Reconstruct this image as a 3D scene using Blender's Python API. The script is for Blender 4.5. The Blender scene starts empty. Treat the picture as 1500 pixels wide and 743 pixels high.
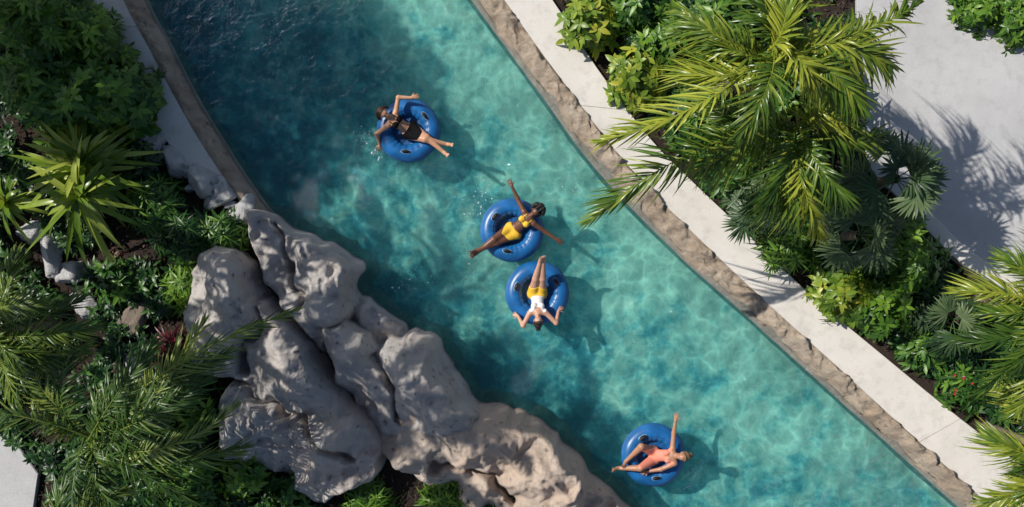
import bpy, bmesh, math, random
import numpy as np
from mathutils import Vector, noise
C = bpy.context.scene.collection
RNG = np.random.default_rng(7)
H = 20.0
PI = math.pi
def W(px, py, z=0.0):
    k = (H - z) / H
    return np.array([(px - 750) / 75 * k, (371.5 - py) / 75 * k, z])
def unit(v):
    v = np.asarray(v, float)
    return v / (np.linalg.norm(v, axis=-1, keepdims=True) + 1e-12)
Z = np.array([0, 0, 1.0])

# ------------------------------------------------------------------ materials
def newmat(name):
    m = bpy.data.materials.new(name); m.use_nodes = True
    nt = m.node_tree; nt.nodes.clear()
    return m, nt, nt.nodes.new('ShaderNodeOutputMaterial')
def N(nt, typ, links=None, **kw):
    n = nt.nodes.new(typ)
    for k, v in kw.items():
        if k in n.inputs: n.inputs[k].default_value = v
        else: setattr(n, k, v)
    for k, v in (links or {}).items():
        nt.links.new(v, n.inputs[k])
    return n
def ramp(nt, fac, stops):
    r = nt.nodes.new('ShaderNodeValToRGB'); nt.links.new(fac, r.inputs[0])
    e = r.color_ramp.elements
    while len(e) < len(stops): e.new(0.5)
    for i, (p, c) in enumerate(stops):
        e[i].position = p
        e[i].color = (*c, 1) if len(c) == 3 else c
    return r.outputs[0]
def g(v): return (v, v, v)
def mixc(nt, fac, a, b, blend='MIX'):
    n = nt.nodes.new('ShaderNodeMixRGB'); n.blend_type = blend
    for i, v in enumerate((fac, a, b)):
        if isinstance(v, (int, float)): n.inputs[i].default_value = v
        elif isinstance(v, tuple): n.inputs[i].default_value = (*v, 1)
        else: nt.links.new(v, n.inputs[i])
    return n.outputs[0]
def coords(nt): return nt.nodes.new('ShaderNodeTexCoord').outputs['Object']
def tint(nt): return N(nt, 'ShaderNodeAttribute', attribute_name='tint').outputs['Fac']
def plain(name, col, rough=0.5, var=0.15, scale=20, bump=0.0, spec=None, **kw):
    m, nt, out = newmat(name)
    co = coords(nt)
    n = N(nt, 'ShaderNodeTexNoise', {'Vector': co}, Scale=scale, Detail=4.0)
    c = ramp(nt, n.outputs[0], [(0.3, tuple(x * (1 - var) for x in col)), (0.7, tuple(min(1, x * (1 + var)) for x in col))])
    b = N(nt, 'ShaderNodeBsdfPrincipled', {'Base Color': c}, Roughness=rough, **kw)
    if spec is not None: b.inputs['Specular IOR Level'].default_value = spec
    if bump:
        bp = N(nt, 'ShaderNodeBump', {'Height': n.outputs[0]}, Strength=bump, Distance=0.02)
        nt.links.new(bp.outputs[0], b.inputs['Normal'])
    nt.links.new(b.outputs[0], out.inputs[0])
    return m
def leafmat(name, dark, mid, light, trans=0.3, rough=0.38):
    m, nt, out = newmat(name)
    t = tint(nt)
    n = N(nt, 'ShaderNodeTexNoise', {'Vector': coords(nt)}, Scale=9.0, Detail=2.0)
    a = N(nt, 'ShaderNodeMath', operation='MULTIPLY_ADD'); nt.links.new(n.outputs[0], a.inputs[0]); a.inputs[1].default_value = 0.35
    nt.links.new(t, a.inputs[2])
    s = N(nt, 'ShaderNodeMath', operation='SUBTRACT'); nt.links.new(a.outputs[0], s.inputs[0]); s.inputs[1].default_value = 0.175
    c = ramp(nt, s.outputs[0], [(0.0, dark), (0.5, mid), (1.0, light)])
    b = N(nt, 'ShaderNodeBsdfPrincipled', {'Base Color': c}, Roughness=rough)
    b.inputs['Specular IOR Level'].default_value = 0.45
    c2 = mixc(nt, 1.0, c, (1.0, 1.0, 0.45), 'MULTIPLY')
    tr = N(nt, 'ShaderNodeBsdfTranslucent', {'Color': c2})
    mx = N(nt, 'ShaderNodeMixShader', {1: b.outputs[0], 2: tr.outputs[0]}, Fac=trans)
    nt.links.new(mx.outputs[0], out.inputs[0])
    return m
M = {}
M['leaf_dark'] = leafmat('leaf_dark', (.012, .045, .010), (.04, .125, .018), (.15, .29, .035))
M['leaf_mid'] = leafmat('leaf_mid', (.02, .06, .010), (.08, .19, .02), (.22, .37, .04))
M['leaf_deep'] = leafmat('leaf_deep', (.006, .026, .009), (.018, .065, .016), (.07, .17, .03))
M['leaf_yellow'] = leafmat('leaf_yellow', (.05, .13, .012), (.19, .29, .03), (.48, .48, .06))
M['strap'] = leafmat('strap_leaf', (.05, .12, .012), (.19, .29, .03), (.42, .48, .09), rough=.30)
M['palm'] = leafmat('palm_leaf', (.018, .055, .010), (.09, .17, .02), (.40, .43, .05), rough=.30)
M['palm_grey'] = leafmat('palm_leaf_greygreen', (.018, .055, .014), (.085, .165, .032), (.32, .37, .075), rough=.35)
M['palm_dark'] = leafmat('palm_leaf_dark', (.012, .042, .012), (.055, .12, .024), (.24, .31, .05), rough=.33)
M['fan'] = leafmat('fan_leaf', (.015, .04, .015), (.055, .11, .04), (.19, .25, .12), rough=.4)
M['red'] = leafmat('red_leaf', (.03, .005, .008), (.09, .010, .018), (.20, .025, .035))
M['stem'] = plain('stem', (.10, .12, .04), .6, .3, 12)
M['trunk'] = plain('trunk_bark', (.16, .12, .085), .9, .4, 14, .6)
M['flower'] = plain('flower_petal', (.40, .02, .025), .5)

def concrete(name, c1, c2, dirt):
    m, nt, out = newmat(name); co = coords(nt)
    n1 = N(nt, 'ShaderNodeTexNoise', {'Vector': co}, Scale=.7, Detail=7.0, Roughness=.65)
    n2 = N(nt, 'ShaderNodeTexNoise', {'Vector': co}, Scale=60.0, Detail=3.0)
    n3 = N(nt, 'ShaderNodeTexNoise', {'Vector': co}, Scale=3.1, Detail=8.0, Roughness=.7)
    c = ramp(nt, n1.outputs[0], [(.3, c1), (.7, c2)])
    c = mixc(nt, ramp(nt, n3.outputs[0], [(.5, g(0)), (.75, g(.75))]), c, dirt)
    c = mixc(nt, .5, c, ramp(nt, n2.outputs[0], [(.3, g(.6)), (.7, g(1))]), 'MULTIPLY')
    b = N(nt, 'ShaderNodeBsdfPrincipled', {'Base Color': c}, Roughness=.85)
    bp = N(nt, 'ShaderNodeBump', {'Height': n2.outputs[0]}, Strength=.25, Distance=.01)
    nt.links.new(bp.outputs[0], b.inputs['Normal']); nt.links.new(b.outputs[0], out.inputs[0])
    return m
M['walk'] = concrete('walk_concrete', (.66, .62, .565), (.78, .74, .69), (.49, .45, .41))
M['plaza'] = concrete('plaza_concrete', (.46, .455, .455), (.58, .575, .575), (.38, .375, .37))

def rockmat(name, c1, c2, c3, dark, wetz=None, warm=None, wlo=.42, whi=.60):
    m, nt, out = newmat(name); co = coords(nt)
    n1 = N(nt, 'ShaderNodeTexNoise', {'Vector': co}, Scale=1.6, Detail=9.0, Roughness=.68)
    n2 = N(nt, 'ShaderNodeTexNoise', {'Vector': co}, Scale=4.5, Detail=12.0, Roughness=.78)
    n4 = N(nt, 'ShaderNodeTexNoise', {'Vector': co}, Scale=.6, Detail=3.0)
    v = N(nt, 'ShaderNodeTexVoronoi', {'Vector': mixc(nt, .25, co, n2.outputs['Color'])}, Scale=6.0)
    c = ramp(nt, n1.outputs[0], [(.30, c1), (.50, c2), (.70, c3)])
    if warm: c = mixc(nt, ramp(nt, n4.outputs[0], [(wlo, g(0)), (whi, g(.85))]), c, mixc(nt, .6, c, warm))
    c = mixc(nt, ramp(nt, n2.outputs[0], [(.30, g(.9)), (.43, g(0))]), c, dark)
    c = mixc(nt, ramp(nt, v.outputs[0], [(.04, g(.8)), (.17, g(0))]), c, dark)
    if wetz is not None:
        sx = N(nt, 'ShaderNodeSeparateXYZ', {0: N(nt, 'ShaderNodeNewGeometry').outputs['Position']})
        mr = N(nt, 'ShaderNodeMapRange', {0: sx.outputs[2]}); mr.inputs[1].default_value = wetz; mr.inputs[2].default_value = wetz + .12
        c = mixc(nt, mr.outputs[0], mixc(nt, 1.0, c, (.45, .43, .40), 'MULTIPLY'), c)
    b = N(nt, 'ShaderNodeBsdfPrincipled', {'Base Color': c}, Roughness=.92)
    hgt = N(nt, 'ShaderNodeMath', {0: n2.outputs[0], 1: ramp(nt, v.outputs[0], [(0, g(0)), (.2, g(.35))])}, operation='ADD')
    bp = N(nt, 'ShaderNodeBump', {'Height': hgt.outputs[0]}, Strength=1.0, Distance=.14)
    nt.links.new(bp.outputs[0], b.inputs['Normal']); nt.links.new(b.outputs[0], out.inputs[0])
    return m
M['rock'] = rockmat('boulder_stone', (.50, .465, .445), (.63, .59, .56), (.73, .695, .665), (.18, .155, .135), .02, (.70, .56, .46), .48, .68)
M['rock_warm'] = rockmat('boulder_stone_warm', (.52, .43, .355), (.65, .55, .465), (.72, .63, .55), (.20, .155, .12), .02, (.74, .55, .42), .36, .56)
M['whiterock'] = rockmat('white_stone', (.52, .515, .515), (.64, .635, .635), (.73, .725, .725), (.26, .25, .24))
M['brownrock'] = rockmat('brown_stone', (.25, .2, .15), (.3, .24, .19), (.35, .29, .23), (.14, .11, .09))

def copingmat():
    m, nt, out = newmat('coping_stone'); co = coords(nt)
    n1 = N(nt, 'ShaderNodeTexNoise', {'Vector': co}, Scale=1.7, Detail=8.0, Roughness=.7)
    n2 = N(nt, 'ShaderNodeTexNoise', {'Vector': co}, Scale=5.0, Detail=11.0, Roughness=.77)
    stone = ramp(nt, n1.outputs[0], [(.3, (.35, .265, .19)), (.5, (.49, .395, .30)), (.7, (.61, .52, .415))])
    stone = mixc(nt, ramp(nt, n2.outputs[0], [(.32, g(.9)), (.46, g(0))]), stone, (.14, .10, .075))
    ledge = ramp(nt, n1.outputs[0], [(.3, (.19, .20, .175)), (.7, (.38, .36, .31))])
    t = ramp(nt, tint(nt), [(.35, g(0)), (.65, g(1))])
    c = mixc(nt, t, ledge, stone)
    b = N(nt, 'ShaderNodeBsdfPrincipled', {'Base Color': c}, Roughness=.88)
    bp = N(nt, 'ShaderNodeBump', {'Height': n2.outputs[0]}, Strength=1.0, Distance=.13)
    nt.links.new(bp.outputs[0], b.inputs['Normal']); nt.links.new(b.outputs[0], out.inputs[0])
    return m
M['coping'] = copingmat()

def soilmat():
    m, nt, out = newmat('mulch_soil'); co = coords(nt)
    n1 = N(nt, 'ShaderNodeTexNoise', {'Vector': co}, Scale=2.0, Detail=8.0, Roughness=.7)
    n2 = N(nt, 'ShaderNodeTexNoise', {'Vector': co}, Scale=28.0, Detail=5.0, Roughness=.7)
    c = ramp(nt, n1.outputs[0], [(.3, (.022, .014, .010)), (.7, (.06, .036, .026))])
    c = mixc(nt, .8, c, ramp(nt, n2.outputs[0], [(.3, g(.35)), (.7, g(1))]), 'MULTIPLY')
    b = N(nt, 'ShaderNodeBsdfPrincipled', {'Base Color': c}, Roughness=.95)
    bp = N(nt, 'ShaderNodeBump', {'Height': n2.outputs[0]}, Strength=1.0, Distance=.05)
    nt.links.new(bp.outputs[0], b.inputs['Normal']); nt.links.new(b.outputs[0], out.inputs[0])
    return m
M['soil'] = soilmat()
m, nt, out = newmat('mulch_chip')
b = N(nt, 'ShaderNodeBsdfPrincipled', {'Base Color': ramp(nt, tint(nt), [(0, (.022, .012, .009)), (.6, (.07, .04, .028)), (1, (.17, .12, .09))])}, Roughness=.9)
nt.links.new(b.outputs[0], out.inputs[0]); M['chip'] = m

def bedmat():
    m, nt, out = newmat('river_bed_plaster'); co = coords(nt)
    w = N(nt, 'ShaderNodeTexNoise', {'Vector': co}, Scale=.8, Detail=3.0)
    cw = mixc(nt, .5, co, w.outputs['Color'], 'ADD')
    n1 = N(nt, 'ShaderNodeTexNoise', {'Vector': cw}, Scale=.5, Detail=8.0, Roughness=.62)
    n2 = N(nt, 'ShaderNodeTexNoise', {'Vector': cw}, Scale=2.0, Detail=9.0, Roughness=.72)
    t = N(nt, 'ShaderNodeMath', operation='MULTIPLY_ADD'); nt.links.new(tint(nt), t.inputs[0]); t.inputs[1].default_value = .36; nt.links.new(n1.outputs[0], t.inputs[2])
    a = N(nt, 'ShaderNodeMath', operation='MULTIPLY_ADD'); nt.links.new(n2.outputs[0], a.inputs[0]); a.inputs[1].default_value = .80; nt.links.new(t.outputs[0], a.inputs[2])
    s = N(nt, 'ShaderNodeMath', operation='MULTIPLY_ADD'); nt.links.new(a.outputs[0], s.inputs[0]); s.inputs[1].default_value = 2.5; s.inputs[2].default_value = -2.08  # plaster and sand mottling, contrast raised to paint in caustic light
    c = ramp(nt, s.outputs[0], [(.05, (.04, .16, .21)), (.34, (.11, .31, .34)), (.58, (.31, .51, .47)), (.78, (.60, .66, .54)), (1.0, (.80, .76, .60))])
    b = N(nt, 'ShaderNodeBsdfPrincipled', {'Base Color': c}, Roughness=.9)
    nt.links.new(b.outputs[0], out.inputs[0])
    return m
M['bed'] = bedmat()

def watermat():
    m, nt, out = newmat('river_water')
    pos = N(nt, 'ShaderNodeNewGeometry').outputs['Position']
    w = N(nt, 'ShaderNodeTexNoise', {'Vector': pos}, Scale=1.1, Detail=4.0)
    pw = mixc(nt, .8, pos, w.outputs['Color'], 'ADD')
    w2 = N(nt, 'ShaderNodeTexNoise', {'Vector': pos}, Scale=3.0, Detail=3.0)
    pw2 = mixc(nt, .22, pw, w2.outputs['Color'], 'ADD')
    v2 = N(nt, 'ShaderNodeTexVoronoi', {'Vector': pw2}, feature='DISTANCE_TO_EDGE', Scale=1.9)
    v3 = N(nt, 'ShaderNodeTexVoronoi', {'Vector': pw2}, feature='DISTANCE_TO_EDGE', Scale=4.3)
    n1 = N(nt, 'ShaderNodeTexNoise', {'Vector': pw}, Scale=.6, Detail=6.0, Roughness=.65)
    caustic = ramp(nt, v2.outputs[0], [(0, g(1)), (.03, g(.93)), (.12, g(.76)), (.3, g(.70))])  # painted caustics: bright light nets put into the water's see-through colour
    caustic_fine = ramp(nt, v3.outputs[0], [(0, g(1)), (.05, g(.92)), (.2, g(.82))])
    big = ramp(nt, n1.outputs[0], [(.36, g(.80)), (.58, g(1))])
    p = mixc(nt, 1.0, mixc(nt, 1.0, caustic, caustic_fine, 'MULTIPLY'), big, 'MULTIPLY')
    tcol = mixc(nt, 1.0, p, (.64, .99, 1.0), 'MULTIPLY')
    tr = N(nt, 'ShaderNodeBsdfTransparent', {'Color': tcol})
    df = N(nt, 'ShaderNodeBsdfDiffuse', Color=(.015, .22, .30, 1))
    tl = N(nt, 'ShaderNodeBsdfTranslucent', Color=(.32, .90, .98, 1))
    sc_ = N(nt, 'ShaderNodeMixShader', {1: df.outputs[0], 2: tl.outputs[0]}, Fac=.70)
    body = N(nt, 'ShaderNodeMixShader', {1: tr.outputs[0], 2: sc_.outputs[0]}, Fac=.23)
    nb = N(nt, 'ShaderNodeTexNoise', {'Vector': pw}, Scale=4.5, Detail=6.0, Roughness=.6)
    bp = N(nt, 'ShaderNodeBump', {'Height': nb.outputs[0]}, Strength=.6, Distance=.14)
    gl = N(nt, 'ShaderNodeBsdfGlossy', {'Normal': bp.outputs[0]}, Roughness=.04)
    fr = N(nt, 'ShaderNodeFresnel', {'Normal': bp.outputs[0]}, IOR=1.33)
    mx = N(nt, 'ShaderNodeMixShader', {0: fr.outputs[0], 1: body.outputs[0], 2: gl.outputs[0]})
    nt.links.new(mx.outputs[0], out.inputs[0])
    return m
M['water'] = watermat()
M['vinyl'] = plain('blue_vinyl', (.009, .105, .30), .36, .3, 4)
M['vinyl_floor'] = plain('blue_vinyl_floor', (.006, .08, .25), .45, .3, 8)
M['black_rubber'] = plain('black_rubber', (.006, .006, .007), .45)
M['patch'] = plain('handle_patch_vinyl', (.16, .30, .48), .4)
M['foam'] = plain('water_droplet', (.8, .88, .9), .1, Alpha=.7)
M['eye'] = plain('eye_dark', (.03, .02, .015), .2)
M['lip'] = plain('lip', (.35, .11, .09), .5)

# ------------------------------------------------------------------ mesh builder
ORG = {}
class MB:
    def __init__(s): s.V = []; s.F = []; s.T = []; s.n = 0
    def add(s, V, F, t=0.5):
        V = np.asarray(V, float).reshape(-1, 3)
        F = np.asarray(F)
        s.V.append(V); s.F += (F + s.n).tolist()
        s.T.append(np.broadcast_to(np.asarray(t, float), (len(V),)).copy()); s.n += len(V)
    def build(s, name, mat, parent=None, smooth=True, origin=None):
        me = bpy.data.meshes.new(name)
        V = np.concatenate(s.V)
        o = bpy.data.objects.new(name, me); C.objects.link(o)
        if parent is not None:
            org = ORG[parent.name]; o.parent = parent
        elif origin is not None:
            org = np.asarray(origin, float); o.location = org
        else: org = np.zeros(3)
        ORG[o.name] = org
        me.from_pydata((V - org).tolist(), [], s.F)
        a = me.attributes.new('tint', 'FLOAT', 'POINT'); a.data.foreach_set('value', np.concatenate(s.T).astype(np.float32))
        if smooth: me.polygons.foreach_set('use_smooth', np.ones(len(me.polygons), bool))
        me.materials.append(M[mat] if isinstance(mat, str) else mat)
        me.update()
        return o
def tag(o, label, cat, group=None, kind=None):
    o['label'] = label; o['category'] = cat
    if group: o['group'] = group
    if kind: o['kind'] = kind
    return o
def thing(name, label, cat, loc, group=None):
    o = bpy.data.objects.new(name, None); C.objects.link(o); o.location = tuple(loc); o.empty_display_size = .1
    ORG[o.name] = np.asarray(loc, float)
    return tag(o, label, cat, group)
def tube(mb, pts, rad, n=6, t=.5, caps=True):
    pts = np.asarray(pts, float); m = len(pts)
    T = unit(np.gradient(pts, axis=0))
    ref = np.where(np.abs(T[:, 2:3]) > .9, np.array([[1.0, 0, 0]]), np.array([[0, 0, 1.0]]))
    A = unit(np.cross(T, ref)); B = np.cross(T, A)
    th = np.arange(n) * 2 * PI / n
    rad = np.broadcast_to(np.asarray(rad, float), (m,))
    V = pts[:, None] + rad[:, None, None] * (np.cos(th)[None, :, None] * A[:, None] + np.sin(th)[None, :, None] * B[:, None])
    F = []
    for i in range(m - 1):
        for j in range(n):
            k = (j + 1) % n
            F.append((i * n + j, i * n + k, i * n + n + k, i * n + n + j))
    mb.add(V, F, t)
LT4 = ((0, .28, .62, 1), (.18, .95, .8, .04))
def leaves(mb, P, D, Nn, L, Wd, droop=.2, prof=LT4, fold=.25, t=.5):
    P = np.asarray(P, float); n = len(P); D = unit(D); S = unit(np.cross(D, Nn)); N2 = np.cross(S, D)
    ts, ws = prof; K = len(ts)
    L = np.broadcast_to(np.asarray(L, float), (n,)); Wd = np.broadcast_to(np.asarray(Wd, float), (n,))
    droop = np.broadcast_to(np.asarray(droop, float), (n,))
    V = np.empty((n, K, 3, 3))
    for j in range(K):
        c = P + D * (L * ts[j])[:, None]
        c[:, 2] -= droop * L * ts[j] ** 2
        w = (ws[j] * Wd * .5)[:, None]
        V[:, j, 0] = c + S * w + N2 * (fold * w)
        V[:, j, 1] = c
        V[:, j, 2] = c - S * w + N2 * (fold * w)
    base = []
    for j in range(K - 1):
        a = j * 3
        base += [(a, a + 1, a + 4, a + 3), (a + 1, a + 2, a + 5, a + 4)]
    base = np.array(base)
    F = (base[None] + (np.arange(n) * K * 3)[:, None, None]).reshape(-1, 4)
    t = np.broadcast_to(np.asarray(t, float), (n,))
    mb.add(V.reshape(-1, 3), F, np.repeat(t, K * 3))
def cr(pts, per=8):
    P = np.array(pts, float); Q = np.vstack([2 * P[0] - P[1], P, 2 * P[-1] - P[-2]])
    o = []
    for i in range(1, len(Q) - 2):
        p0, p1, p2, p3 = Q[i - 1:i + 3]
        for t in np.arange(per) / per:
            o.append(.5 * (2 * p1 + (p2 - p0) * t + (2 * p0 - 5 * p1 + 4 * p2 - p3) * t * t + (3 * p1 - p0 - 3 * p2 + p3) * t ** 3))
    o.append(P[-1]); return np.array(o)
def grid_faces(r, c):
    i = np.arange(r - 1)[:, None] * c + np.arange(c - 1)[None]
    return np.stack([i, i + 1, i + c + 1, i + c], -1).reshape(-1, 4)
def nz(p, s=1.0, off=0.0): return noise.noise(Vector((p[0] * s + off, p[1] * s - off, p[2] * s + .37 * off)))
def fb(p, s=1.0, off=0.0, o=5): return noise.fractal(Vector((p[0] * s + off, p[1] * s - off, p[2] * s + .37 * off)), .9, 2.1, o)
def scallop(x, y, z, s, seed):
    """distance to the nearest hollow: sharp crests between weathered hollows, as on limestone"""
    return noise.voronoi(Vector((x * s + seed, y * s - seed, z * s + seed * .5)))[0][0]

# ------------------------------------------------------------------ setting
WR = [(330,-480),(560,-180),(690,0),(745,75),(800,150),(850,220),(910,290),(1000,380),(1090,460),(1200,560),(1300,650),(1400,740),(1560,880),(1980,1250)]
CRr = [(375,-480),(605,-180),(735,0),(790,78),(840,145),(885,205),(940,270),(1025,355),(1115,440),(1225,540),(1325,632),(1440,735),(1600,870),(2035,1250)]
OR = [(450,-480),(675,-180),(805,0),(860,85),(908,152),(955,212),(1008,265),(1090,343),(1180,430),(1290,522),(1385,600),(1500,690),(1660,825),(2160,1250)]
WL = [(40,-480),(150,-180),(218,0),(252,65),(290,140),(335,215),(385,290),(445,365),(530,460),(640,570),(760,650),(900,760),(1100,930),(1475,1250)]
CL = [(5,-480),(117,-180),(187,0),(222,68),(260,140),(300,210),(350,285),(400,365),(490,475),(600,590),(720,680),(860,790),(1060,960),(1400,1250)]
OL = [(-70,-480),(50,-180),(120,0),(158,70),(206,140),(252,210),(308,285)]
def wl(pts, z, per=8): return np.array([W(p[0], p[1], 0) * np.array([1, 1, 0]) + np.array([0, 0, z]) for p in cr(pts, per)])

# ground: one sheet with the river channel left open, reaching far out
mb = MB()
offs = np.concatenate([np.arange(0, 9, .2), [15, 60, 400]])
for line, sg in ((wl(CL, .22), -1), (wl(CRr, .22), 1)):
    V = []
    for p in line:
        for o in offs:
            q = p + np.array([sg * o, 0, 0]); q[2] = .22 + (.05 * fb(q, 1.1, 3) if o > .6 and o < 15 else 0) - (.04 if o > .6 else 0)
            V.append(q)
    F = grid_faces(len(line), len(offs))
    if sg < 0: F = F[:, ::-1]
    mb.add(V, F)
yt = W(0, -480)[1]; yb = W(0, 1250)[1]
for y0, y1 in ((yt, 400), (-400, yb)):
    mb.add([(-410, y0, .2), (410, y0, .2), (410, y1, .2), (-410, y1, .2)], [(0, 1, 2, 3)])
tag(mb.build('ground', 'soil', smooth=True), 'dark brown mulched soil of the planting beds', 'ground', kind='structure')

# river bed, relief added to break up shadows and mottle the light
BED = -.62
a, b_ = wl(WL, BED, 32), wl(WR, BED, 32)
u = np.linspace(-.02, 1.02, 150)
V = a[:, None] * (1 - u)[None, :, None] + b_[:, None] * u[None, :, None]
V = V.reshape(-1, 3)
for p in V: p[2] += .07 * nz(p, .8) + .09 * nz(p, 1.7, 4) + .055 * nz(p, 4.0, 8) + .018 * nz(p, 8.0, 2)
mb = MB(); mb.add(V, grid_faces(len(a), 150), np.tile(u, len(a))); tag(mb.build('river_bed', 'bed'), 'mottled turquoise and sand coloured floor of the river channel', 'river bed', kind='structure')
# water
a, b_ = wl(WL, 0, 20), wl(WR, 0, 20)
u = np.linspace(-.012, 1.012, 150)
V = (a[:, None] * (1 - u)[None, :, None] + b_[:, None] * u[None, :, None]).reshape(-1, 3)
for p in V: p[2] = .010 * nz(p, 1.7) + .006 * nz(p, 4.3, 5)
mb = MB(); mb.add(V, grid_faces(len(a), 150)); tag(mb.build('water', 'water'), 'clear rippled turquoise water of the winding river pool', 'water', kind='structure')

def coping(name, label, inner, outer, seed, ledge=.26, per=50, ztop=.295, rough=1.0):
    a, b_ = wl(inner, 0, per), wl(outer, 0, per)
    prof = [(0, -1.05), (0, -.5), (0, -.1), (0, .0), (.0, .045)]
    for q in np.linspace(.05, ledge, 5): prof.append((q, .055))
    for q in np.linspace(0, 1, 24)[1:]:
        prof.append((ledge + (1 - ledge) * q, .055 + (ztop - .055) * min(1, (q * 1.6)) ** .6))
    V = []; T = []
    for p, q in zip(a, b_):
        w = .8 * nz(p, .9, seed) + .55 * nz(p, 2.3, seed) + .35 * nz(p, 5.7, seed)
        lg = ledge * (.85 + .85 * w * min(1, rough * 1.5))
        for (uu, z) in prof:
            x = p + (q - p) * uu; x[2] = z
            if uu > ledge * .8 and uu < .97:
                ff = min(1, (uu - ledge * .8) / .12) * min(1, (1 - uu) / .14)
                k = ff * rough
                wx, wy = .25 * nz(x, 2.0, 7), .25 * nz(x, 2.0, 31)
                d = .09 * fb(x, 3.2, seed) + .05 * w + .22 * (scallop(x[0] + wx, x[1] + wy, 0, 1.6, seed) - .4) + .13 * (scallop(x[0] + wx, x[1] + wy, 0, 4.2, seed) - .4)
                if uu < lg + .12: d -= .10
                x = x + k * np.array([.3 * d + .06 * nz(x, 4, 9), .3 * d + .06 * nz(x, 4, 2), d])
            elif uu <= ledge * .8 and z > 0:
                x[2] += .015 * nz(x, 4, seed)
                x[:2] += .03 * nz(x, 2.2, seed + 4) * (1 if uu > 0 else .5)
            V.append(x); T.append(min(1, max(0, .5 + (uu - lg) / .16)))
    mb = MB(); mb.add(V, grid_faces(len(a), len(prof))[:, ::(1 if seed < 10 else -1)], T)
    return tag(mb.build(name, 'coping'), label, 'pool edge')
coping('stone_coping', 'rough tan stone edging with grey ledge between water and the long white walkway', WR, CRr, 12)
coping('stone_coping', 'narrow stone edging along the shaded left bank, running up from the boulders', WL, CL, 3, .16, rough=.5)

def walkway(name, label, inner, outer, z, seg_len, seed):
    a, b_ = wl(inner, z, 8), wl(outer, z, 8)
    mb = MB()
    s = np.concatenate([[0], np.cumsum(np.linalg.norm(np.diff(a, axis=0), axis=1))])
    def at(line, d): return np.array([np.interp(d, s, line[:, k]) for k in range(3)])
    L = s[-1]; d0 = seed
    while d0 < L - .05:
        d1 = min(L, d0 + seg_len)
        ds = np.linspace(d0 + .005, d1 - .005, 10)
        V = []
        for d in ds:
            p, q = at(a, d), at(b_, d)
            dr = unit(q - p)
            for off, zz in ((0, -.12), (0, -.012), (.012, 0)): V.append(p + dr * off + np.array([0, 0, zz]))
            V.append((p + q) / 2)
            for off, zz in ((.012, 0), (0, -.012), (0, -.12)): V.append(q - dr * off + np.array([0, 0, zz]))
        mb.add(V, grid_faces(10, 7)[:, ::-1])
        for e in (0, 9): mb.add([V[e * 7 + j] for j in range(7)], [list(range(7))])
        d0 = d1
    return tag(mb.build(name, 'walk', smooth=False), label, 'walkway', kind='structure')
walkway('walkway', 'long sunlit white concrete walkway along the right bank', CRr, OR, .30, 4.6, 1.4)
walkway('walkway', 'shaded pale concrete walkway along the upper left bank', CL[:7], OL, .30, 3.3, .9)

def slab(name, label, cat, pts, z0, z1, mat, kind='structure'):
    bm = bmesh.new()
    vs = [bm.verts.new(tuple(np.append(W(x, y)[:2], z0))) for x, y in pts]
    f = bm.faces.new(vs)
    r = bmesh.ops.extrude_face_region(bm, geom=[f])
    for v in r['geom']:
        if isinstance(v, bmesh.types.BMVert): v.co.z = z1
    bmesh.ops.recalc_face_normals(bm, faces=bm.faces)
    top = [e for e in bm.edges if all(v.co.z > z1 - 1e-4 for v in e.verts)]
    bmesh.ops.bevel(bm, geom=top, offset=.012, segments=2, affect='EDGES')
    me = bpy.data.meshes.new(name); bm.to_mesh(me); bm.free(); me.materials.append(M[mat])
    o = bpy.data.objects.new(name, me); C.objects.link(o)
    return tag(o, label, cat, kind=kind)
pl = [(1230,-220),(1248,0),(1250,150),(1265,250),(1335,318),(1398,378),(1485,428),(1600,480),(1800,560),(1900,200),(1800,90),(1560,85),(1500,72),(1462,55),(1425,30),(1385,-8),(1368,-60),(1360,-220)]
slab('plaza', 'pale grey concrete paving in the upper right corner', 'paving', pl, .1, .30, 'plaza')
PATH = [(-160,590),(-20,610),(30,640),(66,690),(56,760),(20,840),(-160,840)]
slab('path', 'small grey concrete patch at the lower left edge', 'path', PATH, .1, .29, 'plaza')
# low kerb along the plaza's lower edge
a = cr([(1338,316),(1400,376),(1487,426),(1602,478),(1760,540)], 8)
mb = MB(); V = []
for k in range(len(a)):
    t = a[min(k + 1, len(a) - 1)] - a[max(k - 1, 0)]; nrm = np.array([t[1], -t[0]]) / np.linalg.norm(t)
    for off, z in ((-11, .12), (-11, .43), (-10, .45), (10, .45), (11, .43), (11, .12)):
        q = a[k] + nrm * off; w = W(q[0], q[1]); V.append((w[0], w[1], z))
mb.add(V, grid_faces(len(a), 6))
tag(mb.build('kerb', 'walk', smooth=False), 'low pale kerb between the plaza paving and the lower right planting', 'kerb')

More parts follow.
